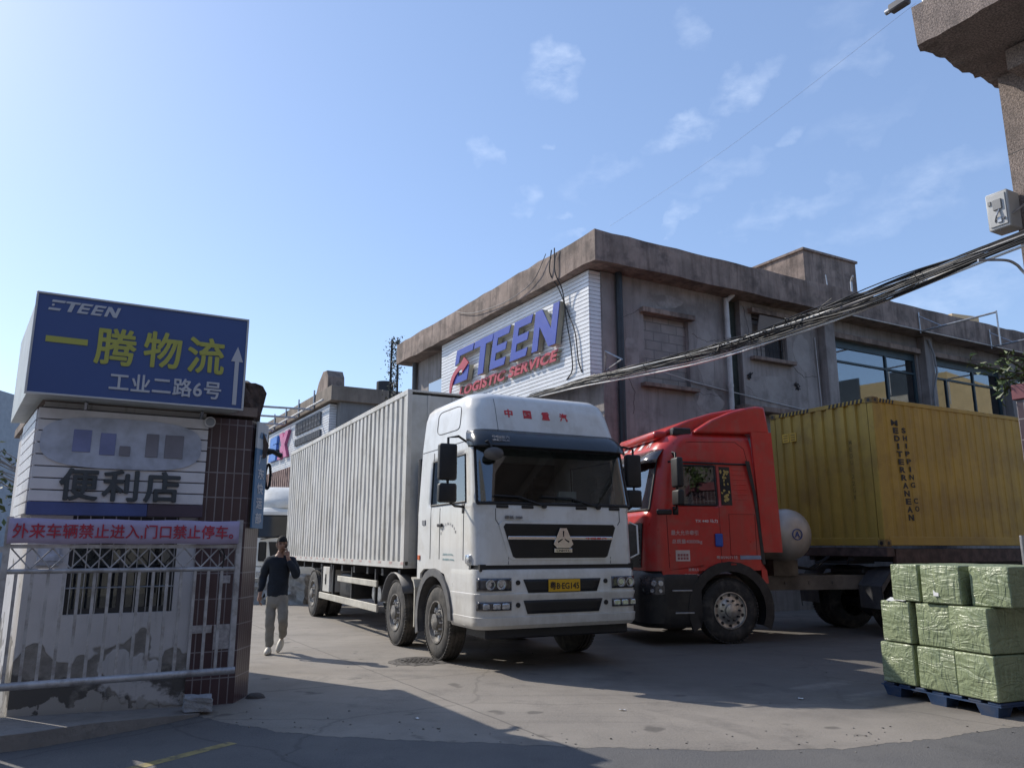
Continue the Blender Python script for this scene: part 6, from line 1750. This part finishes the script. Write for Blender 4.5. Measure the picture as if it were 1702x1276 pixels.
def hand(base, dirn, across, palm, s):
    """five separate bent fingers off a short palm"""
    d_, a_, n_ = Vector(dirn).normalized(), Vector(across).normalized(), Vector(palm).normalized()
    b_ = Vector(base)
    body.tube([b_, b_ + d_ * .04, b_ + d_ * .075], [.026, .034, .03], 10)
    for k, ln in enumerate((.072, .08, .075, .058)):
        p = b_ + d_ * .07 + a_ * (.028 - .019 * k)
        body.tube([p, p + d_ * ln * .45 + n_ * .008, p + d_ * ln * .75 + n_ * .028, p + d_ * ln * .85 + n_ * .045], [.0095, .009, .008, .006], 7)
    p = b_ + d_ * .02 + a_ * .032
    body.tube([p, p + d_ * .03 + a_ * .018 + n_ * .01, p + d_ * .055 + a_ * .014 + n_ * .028], [.011, .010, .007], 7)
hand((-.165, -.06, .86), (0, -.15, -1), (.2, -1, 0), (1, .1, 0), 1)
hand((.235, -.115, 1.45), (-.22, .22, 1), (0, -1, .2), (-1, 0, 0), 1)
bo = body.build('body', SKIN, mn, smooth=70)
def part_from(me, name, m, parent):
    for v in me.vertices:                      # cloth folds
        c = v.co
        f_ = math.sin(c.z * 34 + c.x * 21) * .5 + math.sin(c.z * 61 - c.x * 37 + c.y * 23) * .35 + math.sin(c.x * 52 + c.y * 41) * .3
        v.co = c + v.normal * f_ * .0075
    me.name = name; me.materials.clear(); me.materials.append(m); me.shade_smooth()
    o = bpy.data.objects.new(name, me); COL.objects.link(o); o.parent = parent; return o
nodes = [(.085, 0, .80, .17, .12), (.085, 0, .90, .175, .125), (.088, 0, 1.08, .168, .122), (.095, 0, 1.28, .185, .125), (.10, 0, 1.41, .13, .095), (.105, -.006, 1.475, .072, .07),
         (-.085, 0, 1.38, .085, .085), (-.155, .03, 1.12, .068, .068), (-.168, -.045, .90, .05, .05),
         (.285, 0, 1.38, .085, .085), (.39, -.08, 1.13, .07, .07), (.25, -.125, 1.40, .05, .05)]
part_from(skin_mesh(nodes, [(0, 1), (1, 2), (2, 3), (3, 4), (4, 5), (4, 6), (6, 7), (7, 8), (4, 9), (9, 10), (10, 11)]), 'sweater', NAVY, bo)
nodes = [(.085, 0, .98, .15, .11), (.085, 0, .84, .155, .115), (.0, -.005, .74, .088, .095), (.005, -.035, .5, .074, .08), (.005, .0, .28, .066, .072), (.003, .02, .085, .066, .07),
         (.175, -.015, .74, .088, .095), (.215, -.10, .5, .074, .08), (.18, .1, .35, .066, .07), (.14, .25, .22, .062, .066)]
part_from(skin_mesh(nodes, [(0, 1), (1, 2), (2, 3), (3, 4), (4, 5), (1, 6), (6, 7), (7, 8), (8, 9)]), 'trousers', GREYT, bo)
SHOE = mat('off_white_shoe', (0.62, 0.58, 0.5), .6, var=.1, dirt=((0.35, 0.3, 0.24), .4, 9))
def shoe(M_):
    t = bmesh.new(); bmesh.ops.create_uvsphere(t, u_segments=18, v_segments=12, radius=1)
    for v in t.verts:
        c = v.co.copy(); f_ = (1 - c.y) / 2
        z = max(-.35, c.z) * (.10 - .045 * f_) + .036
        v.co = M_ @ Vector((c.x * (.046 + .006 * f_), c.y * .14 - .05, z))
    k = MB(); k._take(t); return k.build('shoe', SHOE, bo, 60)
shoe(Matrix.Translation((.0, .02, .0)))
shoe(Matrix.Translation((.125, .30, .10)) @ Matrix.Rotation(R(38), 4, 'X') @ Matrix.Rotation(R(-6), 4, 'Z'))
t = bmesh.new(); bmesh.ops.create_uvsphere(t, u_segments=26, v_segments=18, radius=1)
for v in t.verts:
    c = v.co.copy()
    v.co = HC + (Rh @ Vector((c.x * .086 + rnd.uniform(-.004, .004), c.y * .106 + .006, c.z * .13 + .008 + rnd.uniform(-.003, .004))))
bmesh.ops.delete(t, geom=[f_ for f_ in t.faces if (Rh.inverted() @ (f_.calc_center_median() - HC)).z < (.045 if (Rh.inverted() @ (f_.calc_center_median() - HC)).y < -.02 else -.055)], context='FACES')
m_ = MB(); m_._take(t); m_.build('hair', mat('black_hair', (0.01, 0.0095, 0.0095), .9, var=.3, scale=30), bo, 80)
m_ = MB()
for s in (-1, 1):
    for zz, xx, h_ in ((.022, .03, .004), (.04, .032, .004)):
        p = HC + (Rh @ Vector((s * xx, -.083, zz))); m_.box(p.x - .013, p.x + .013, p.y - .006, p.y + .004, p.z - h_, p.z + h_, .002)
p = HC + (Rh @ Vector((0, -.092, -.055))); m_.box(p.x - .02, p.x + .02, p.y - .005, p.y + .004, p.z - .003, p.z + .003, .001)
m_.build('facial_features', mat('dark_feature', (0.06, 0.03, 0.025), .6), bo)
ph = thing('mobile_phone', 'dark mobile phone held at the ear of the walking man', 'phone', (-3.7, 12.45, 0), R(4))
m_ = MB(); m_.box(-.005, .005, -.036, .036, -.075, .075, .004); o_ = m_.build('phone_body', BLACK, ph); o_.location = (.208, -.075, 1.565); o_.rotation_euler = (R(-20), R(-14), R(10))

# ------------------------------------------------------------------ the neighbouring building at the right edge
WP = (5.5, 9.5, 0)
GRAN = mat('granite_aggregate', (0.255, 0.205, 0.18), .9, var=.5, scale=42, bump=.7, bscale=60, dirt=((0.12, 0.10, 0.09), .5, 2.2))
nb = thing('corner_building', 'aggregate-clad corner building with deep broken eave at the upper right', 'building', WP, ANG)
m_ = MB(); m_.box(1.67, 9, -14, -.16, 0, 8.24); m_.build('wall', GRAN, nb)
m_ = MB(); m_.box(1.668, 1.69, -2.5, -.158, 7.02, 7.03); m_.build('wall_joint', BLACK, nb)
t = bmesh.new(); bmesh.ops.create_cube(t, size=1)
for v in t.verts: v.co = Vector(((v.co.x + .5) * 9.5, (v.co.y - .5) * 15, 8.24 + (v.co.z + .5) * .62))
for k in range(1, 60): bmesh.ops.bisect_plane(t, geom=t.verts[:] + t.edges[:] + t.faces[:], plane_co=(k * .1, 0, 0), plane_no=(1, 0, 0))
for k in range(1, 40): bmesh.ops.bisect_plane(t, geom=t.verts[:] + t.edges[:] + t.faces[:], plane_co=(0, -k * .15, 0), plane_no=(0, 1, 0))
for v in t.verts:
    if v.co.z < 8.3 and v.co.y > -.2: v.co += Vector((0, rnd.uniform(-.05, .02), rnd.uniform(-.02, .05)))
    else: v.co += Vector((rnd.uniform(-.006, .006), rnd.uniform(-.006, .006), rnd.uniform(-.006, .006)))
m_ = MB(); m_._take(t); m_.box(1.05, 9, -14, -.6, 7.9, 8.2); m_.build('eave', GRAN, nb)
m_ = MB(); m_.tube([(1.62, -.62, 8.2), (1.58, -.70, 7.4), (1.6, -.62, 6.8), (1.62, -.85, 6.2), (1.6, -.8, 5.9)], .016, 6); m_.tube([(1.3, -.9, 8.2), (1.56, -.82, 7.5), (1.6, -.95, 6.6), (1.6, -.9, 6.0)], .014, 6)
m_.build('wall_cable', mat('pale_cable', (0.6, 0.59, 0.57), .5), nb)
eb = thing('meter_box', 'pale grey electrical box on the aggregate wall above the cable bundle', 'electrical box', Vector(WP) + Vector((-.29 * math.sin(ANG), .29 * math.cos(ANG), 0)), ANG)
m_ = MB(); m_.box(1.36, 1.66, -.52, -.22, 5.88, 6.42, .015); m_.build('case', mat('pale_case', (0.5, 0.5, 0.49), .45, var=.08), eb, 40)
m_ = MB(); m_.box(1.345, 1.36, -.49, -.25, 5.92, 6.38, .006); m_.build('cover', mat('pale_case', (0, 0, 0)), eb)
m_ = MB(); m_.box(1.325, 1.345, -.44, -.32, 6.15, 6.3, .006); m_.box(1.33, 1.345, -.3, -.26, 6.24, 6.3, .003); m_.build('breaker', mat('grey_breaker', (0.25, 0.25, 0.25), .5), eb)
m_ = MB(); m_.tube([(1.34, -.40, 6.15), (1.31, -.37, 6.06), (1.34, -.33, 6.0), (1.40, -.36, 5.87)], .012, 6); m_.tube([(1.33, -.44, 6.0), (1.45, -.54, 6.08), (1.6, -.6, 6.2)], .016, 6); m_.box(1.33, 1.345, -.42, -.36, 5.96, 6.04, .004); m_.build('wiring', STEEL, eb)
cc = thing('security_camera', 'small security camera on a bent arm at the eave corner', 'camera', WP, ANG)
m_ = MB(); m_.tube([(.1, -.14, 8.84), (.1, -.12, 8.98), (.1, -.06, 9.06), (.1, .1, 9.1)], .024, 8); m_.build('arm', STEEL, cc, 50)
m_ = MB(); m_.box(.03, .17, .08, .36, 9.04, 9.16, .02); m_.build('housing', mat('camera_housing', (0.12, 0.12, 0.13), .4), cc, 40)
m_ = MB(); m_.cyl((.1, .36, 9.1), (.1, .43, 9.1), .04); m_.build('lens', STEEL, cc, 40)
def smooth(pts, n=10):
    out = []; P_ = [Vector(p) for p in pts]
    for i in range(len(P_) - 1):
        p0, p1, p2, p3 = P_[max(i - 1, 0)], P_[i], P_[i + 1], P_[min(i + 2, len(P_) - 1)]
        for k in range(n):
            t = k / n
            out.append(.5 * ((2 * p1) + (-p0 + p2) * t + (2 * p0 - 5 * p1 + 4 * p2 - p3) * t * t + (-p0 + 3 * p1 - 3 * p2 + p3) * t ** 3))
    return out + [P_[-1]]
# lamp arm below the bundle
m_ = MB(); m_.tube(smooth([(6.04, 9.6, 5.23), (6.39, 9.6, 5.23), (6.53, 9.6, 5.17), (6.61, 9.6, 5.07), (6.75, 9.5, 4.8), (7.1, 9.35, 4.6), (7.45, 9.2, 4.55)], 6), .018, 8)
o_ = m_.build('lamp_arm', STEEL, None, 50); tag(o_, 'curved grey metal arm reaching out below the thick cable bundle', 'bracket')
# red tiled gate pillar at the right edge, and a grey post
TILE2 = TILE
gp2 = thing('shade_post', 'added unseen plastered post shading the ground left of the booth', 'post', GP, ANG)  # unseen post added beside the booth to shade kerb and foreground
m_ = MB(); m_.box(-2.3, -1.95, .1, .75, 0, 2.2, .01); m_.build('shaft', PLAS, gp2)
m_ = MB(); m_.box(-2.33, -1.93, .07, .78, 2.205, 2.28, .01); m_.build('cap', CONC, gp2)
rp = thing('tiled_gate_pillar', 'sunlit red tiled gate pillar at the right edge of the yard', 'pillar', (6.42, 9.8, 0), ANG)
m_ = MB(); m_.box(0, .6, -.6, 0, 0, 3.42); m_.build('shaft', TILE2, rp)
m_ = MB(); m_.box(-.03, .63, -.63, .03, 3.425, 3.62, .01); m_.build('cap', mat('red_cap', (0.2, 0.06, 0.07), .5, var=.15, dirt=((0.1, 0.05, 0.05), .4, 5)), rp)
m_ = MB(); m_.box(-.03, .03, -.02, .02, 0, 1.72, .005); m_.box(-.12, .12, -.1, .1, 0, .02)
o_ = m_.build('steel_post', STEEL); o_.location = (5.64, 8.8, 0); tag(o_, 'grey steel post rising behind the green cartons at the right edge', 'post')
# leafy plant growing over the pillar
pl = thing('leafy_plant', 'leafy green plant spreading from the top of the red tiled pillar', 'plant', (6.75, 9.85, 3.62))
m_ = MB(); lf = MB()
for br in ([(0, 0, 0), (-.25, .05, .18), (-.5, .1, .25), (-.78, .12, .30)], [(0, 0, 0), (-.2, -.05, .22), (-.35, .0, .36)], [(0, 0, 0), (-.15, .05, .1), (-.4, .1, .12)], [(0, 0, 0), (.1, .05, .3), (.1, .0, .5)], [(0, 0, 0), (-.3, .1, .0), (-.45, .1, -.15)]):
    m_.tube(br, [.02, .014, .01, .006][:len(br)], 6)
    for k in range(44):
        i = rnd.randrange(1, len(br)); p = Vector(br[i - 1]).lerp(Vector(br[i]), rnd.random() ** .6) + Vector((rnd.gauss(0, .05), rnd.gauss(0, .06), rnd.gauss(.02, .05)))
        d_ = Vector((rnd.gauss(-.2, .8), rnd.gauss(0, .7), rnd.gauss(.1, .7))).normalized(); a_ = d_.orthogonal().normalized(); ln, wd = rnd.uniform(.07, .15), rnd.uniform(.015, .03)
        up_ = d_.cross(a_) * ln * .12
        lf.face([p, p + d_ * ln * .4 + a_ * wd + up_, p + d_ * ln + up_ * -.5, p + d_ * ln * .4 - a_ * wd + up_])
m_.build('stem', mat('plant_stem', (0.08, 0.07, 0.04), .8), pl)
lf.build('foliage', mat('plant_leaf', (0.075, 0.11, 0.03), .5, var=.45, scale=9), pl)

# ------------------------------------------------------------------ cables
SPINE = [(.45, 19.4, 5.28), (1.82, 16.6, 5.18), (3.35, 14.45, 5.13), (4.86, 12.3, 5.24), (6.47, 9.3, 5.44), (8.6, 7.25, 5.9)]
PALEC = mat('pale_cable', (0, 0, 0))
def bundle(n, m, label, spread, r0, r1, low, grp, wav=.05):
    for c in range(n):
        a = rnd.uniform(0, 6.28); rad = spread * math.sqrt(rnd.random())
        pts = []
        ph1, ph2 = rnd.uniform(0, 6), rnd.uniform(0, 6)
        sp_ = smooth(SPINE, 12)
        for i, p in enumerate(sp_):
            t = i / (len(sp_) - 1)
            k = .34 + .75 * math.exp(-((t - .66) / .15) ** 2) + .25 * (t < .5)
            off = Vector((math.cos(a + t * 3) * .5, math.sin(a + t * 3) * .3, math.sin(a + t * 3 + .6))) * rad * k
            off += Vector((0, 0, wav * k * math.sin(ph1 + t * 9) + wav * .6 * math.sin(ph2 + t * 31)))
            off.z += low * (-4 * (t - .5) ** 2 + 1)
            pts.append(p + off)
        k_ = MB(); k_.tube(pts, rnd.uniform(r0, r1), 6)
        tag(k_.build('overhead_cable', m, None, 60), label, 'cable', grp)
bundle(26, BLACK, 'black cable in the thick sagging bundle slung across to the warehouse corner', .125, .006, .012, .0, 'black cables of the overhead bundle', .045)
bundle(5, mat('grey_cable', (0, 0, 0)), 'grey cable in the thick sagging bundle slung across to the warehouse corner', .08, .008, .013, -.02, 'grey cables of the overhead bundle', .03)
for lo_, lab in ((-.19, 'lowest pale cable sagging clear beneath the black bundle'), (-.12, 'middle pale cable sagging just beneath the black bundle'), (.03, 'uppermost pale cable running along the black bundle')):
    bundle(1, PALEC, lab, .01, .017, .02, lo_, None, .012)
for o_ in COL.objects:
    if o_.name.startswith('overhead_cable') and 'pale' in o_.get('label', ''): o_['group'] = 'pale cables of the overhead bundle'
m_ = MB()
sp_ = smooth(SPINE, 12)
for k in range(9):                                 # slack loops and ties in the thick part of the bundle
    i0 = rnd.randrange(26, 38); c_ = sp_[i0] + Vector((rnd.uniform(-.08, .08), rnd.uniform(-.08, .08), rnd.uniform(-.04, .12)))
    d_ = (sp_[i0 + 1] - sp_[i0]).normalized()
    m_.tube(smooth([c_ + d_ * (j * .09 - .5) + Vector((rnd.gauss(0, .035), rnd.gauss(0, .035), rnd.gauss(0, .045))) for j in range(12)], 4), .007, 5)
for i0 in (14, 19, 24, 31, 37, 43):
    c_ = sp_[i0]; d_ = (sp_[i0 + 1] - sp_[i0]).normalized(); a_ = d_.orthogonal().normalized(); b_ = d_.cross(a_)
    m_.tube([c_ + (a_ * math.cos(t_ * .6) + b_ * math.sin(t_ * .6)) * (.08 + .03 * math.sin(t_)) for t_ in range(12)], .006, 5)
tag(m_.build('cable_ties', BLACK), 'slack loops and ties wound round the thickest stretch of the cable bundle', 'cable ties')
m_ = MB(); m_.tube(smooth([(5.55, 9.45, 8.9), (3.9, 13.2, 8.72), (2.3, 17.2, 8.95)], 14), .0018, 5)
tag(m_.build('overhead_wire', mat('grey_cable', (0, 0, 0))), 'single thin wire crossing the sky from the eave corner to the warehouse roof', 'wire')
m_ = MB()
p_ = Vector((BX, BY, 0)); rB = Matrix.Rotation(ANG, 3, 'Z')
for k in range(6):
    m_.tube([p_ + rB @ Vector((.2 - .05 * rnd.random(), y_, 5.38 + rnd.uniform(-.05, .05) - .012 * y_ * y_ * .3)) for y_ in (.3, .9, 1.6, 2.4, 3.4, 5)], .014, 5)
tag(m_.build('cable_tail', BLACK), 'black cables running on under the white fascia from the warehouse corner', 'cable')
m_ = MB(); m_.tube([p_ + rB @ Vector(q) for q in ((.25, -.02, 5.75), (-.15, -.5, 5.75), (.1, -.75, 5.55), (.6, .5, 5.6))], .018, 6); m_.tube([p_ + rB @ Vector(q) for q in ((-.15, -.5, 5.75), (.6, .55, 5.5))], .014, 6)
tag(m_.build('wall_bracket', STEEL), 'bent metal bracket holding the cable bundle at the warehouse corner', 'bracket')

# ------------------------------------------------------------------ far background
fb = thing('apartment_block', 'sunlit beige apartment block beyond the right end of the warehouse', 'building', (31, 47, 0), R(20))
m_ = MB(); m_.box(-2.6, 14, 0, 10, 0, 14.6); m_.box(-2.3, 0, 2, 6, 14.6, 16.2); m_.build('wall', mat('beige_facade', (0.55, 0.42, 0.26), .8, var=.08), fb)
for z in range(4):
    for k in range(5):
        m_ = MB(); m_.box(-1.6 + k * 3, -.2 + k * 3, -.03, .02, 2 + z * 3.2, 3.6 + z * 3.2); m_.build('window', mat('dark_far_window', (0.06, 0.07, 0.08), .2), fb)
fb = thing('tower_block', 'hazy grey tower block at the left edge behind the booth', 'building', (-44.2, 60, 0), R(0))
m_ = MB(); m_.box(-8, 4.0, 0, 9, 0, 13.6); m_.build('wall', mat('far_grey_facade', (0.3, 0.33, 0.37), .9, var=.08), fb)
for z in range(7):
    for k in range(6):
        m_ = MB(); m_.box(-7 + k * 1.8, -6 + k * 1.8, -.04, .02, 1 + z * 1.8, 2.2 + z * 1.8); m_.build('window', mat('dark_far_window', (0, 0, 0)), fb)
def bush(name, label, loc, h_, w_, n, base=.3):
    b_ = thing(name, label, 'tree', loc)
    k = MB(); k.tube([(0, 0, 0), (.05, .02, h_ * .4), (-.03, 0, h_ * .75)], [.07, .05, .02], 7)
    lobes = [(rnd.gauss(0, w_ * .4), rnd.gauss(0, w_ * .4), h_ * rnd.uniform(base, .95)) for _ in range(14)]
    for lb in lobes: k.tube([(0, 0, h_ * .4), lb], [.03, .008], 5)
    k.build('trunk', mat('bark', (0.09, 0.07, 0.05), .9, var=.3), b_)
    l = MB()
    for _ in range(n):
        c = Vector(rnd.choice(lobes)) + Vector((rnd.gauss(0, 1), rnd.gauss(0, 1), rnd.gauss(0, 1))) * w_ * .26
        u = Vector((rnd.gauss(0, 1), rnd.gauss(0, 1), rnd.gauss(0, .6))).normalized(); v = u.orthogonal().normalized(); s = rnd.uniform(.04, .09)
        l.face([c - u * s, c + v * s * .5, c + u * s, c - v * s * .5])
    l.build('crown', mat('tree_leaf', (0.06, 0.085, 0.03), .7, var=.5, scale=3), b_)
bush('small_tree', 'small green tree at the left edge behind the gate booth', (-9.6, 13.2, 0), 3.3, 1.1, 2600, .2)
m_ = MB()
for k in range(11):
    z = 2.5 + .035 * k
    m_.tube([(-9.5, 13.8, z + rnd.uniform(0, .2)), (-8.9, 13.6, z + .25 + rnd.uniform(-.1, .2)), (-8.2, 13.9, z - .1 + rnd.uniform(-.2, .1))], .012, 4)
tag(m_.build('wire_tangle', mat('grey_cable', (0, 0, 0))), 'tangle of grey wires at the left edge above the small tree', 'wires')
for o_ in list(COL.objects):
    if o_.name.startswith('badge_text'): pass

# ------------------------------------------------------------------ the other side of the street, behind the viewer
for k, (x0_, x1_, hh, col, lab) in enumerate(((-34, -11, 11.5, (0.27, 0.27, 0.28), 'grey street building across the road, left of the yellowish one'), (-10.6, 9, 13.5, (0.29, 0.275, 0.25), 'yellowish apartment building across the road facing the yard'), (9.4, 34, 12, (0.25, 0.25, 0.26), 'grey apartment building across the road toward the right'))):
    hb = thing('street_building', lab, 'building', (0, -9.5, 0), 0)
    m_ = MB(); m_.box(x0_, x1_, -9, 0, 0, hh); m_.box(x0_, x1_, -.3, .0, hh, hh + .9); m_.build('wall', mat('street_facade_%s' % ('tan', 'yellow', 'grey')[k], col, .85, var=.12, scale=.6, streak=(tuple(c * .6 for c in col), .5)), hb)
    n_ = int((x1_ - x0_) / 2.6)
    for z in range(int(hh / 3)):
        for q in range(n_):
            xx = x0_ + 1 + q * 2.6
            m_ = MB(); m_.box(xx, xx + 1.4, -.02, .03, 1 + z * 3, 2.5 + z * 3); o_ = m_.build('window', mat('dark_far_window', (0, 0, 0)), hb)

hb = thing('balcony_block', 'tall yellow apartment block with balconies off to the right, mirrored in the warehouse windows', 'building', (42, 16, 0), R(20))
m_ = MB(); m_.box(0, 12, -7, 9, 0, 12); m_.build('wall', mat('yellow_facade', (0.5, 0.38, 0.2), .8, var=.1), hb)
for z in range(4):
    for q in range(4):
        m_ = MB(); m_.box(-.03, .02, -6 + q * 3.8, -4 + q * 3.8, 1.2 + z * 3.2, 2.9 + z * 3.2); m_.build('window', mat('dark_far_window', (0, 0, 0)), hb)
        m_ = MB(); m_.box(-1.0, -.0, -6.4 + q * 3.8, -3.6 + q * 3.8, .2 + z * 3.2, 1.15 + z * 3.2); m_.build('balcony', mat('pale_balcony', (0.5, 0.45, 0.36), .8), hb)
# grit and scraps lying about on the yard
m_ = MB()
for k in range(140):
    t_ = rnd.random()
    x_, y_ = rnd.uniform(-3, 6), rnd.uniform(5.2, 13)
    if k < 80: x_ = rnd.uniform(-2.8, 4.6); y_ = 7.0 + .06 * (x_ - 1.5) ** 2 + rnd.gauss(0, .22)
    s = rnd.uniform(.003, .009) * (1.6 if k % 40 == 0 else 1)
    m_.box(-s, s, -s * .8, s * .8, 0, s * .9, M=Matrix.Translation((x_, y_, .0005)) @ Matrix.Rotation(rnd.uniform(0, 6), 4, 'Z'))
o_ = m_.build('grit', mat('yard_grit', (0.2, 0.19, 0.175), .95, var=.6, scale=3)); o_['kind'] = 'stuff'; o_['label'] = 'loose grit scattered over the yard and road edge'
for k, (x_, y_, sz) in enumerate(((1.1, 8.3, .03), (3.1, 8.9, .035), (-.9, 7.9, .022))):
    m_ = MB(); m_.grid([[(-sz + sz * i, -sz * .7 + sz * .7 * j, .004 + rnd.uniform(0, .012)) for i in range(3)] for j in range(3)])
    o_ = m_.build('litter_scrap', mat('white_paper', (.7, .7, .7))); o_.location = (x_, y_, .002); o_.rotation_euler = (0, 0, k * 1.1)
    tag(o_, ['small white scrap on the sunlit strip in front of the white truck', 'small white scrap on the shaded ground before the red truck', 'tiny white scrap in the booth shadow on the concrete'][k], 'litter', 'paper scraps on the ground')
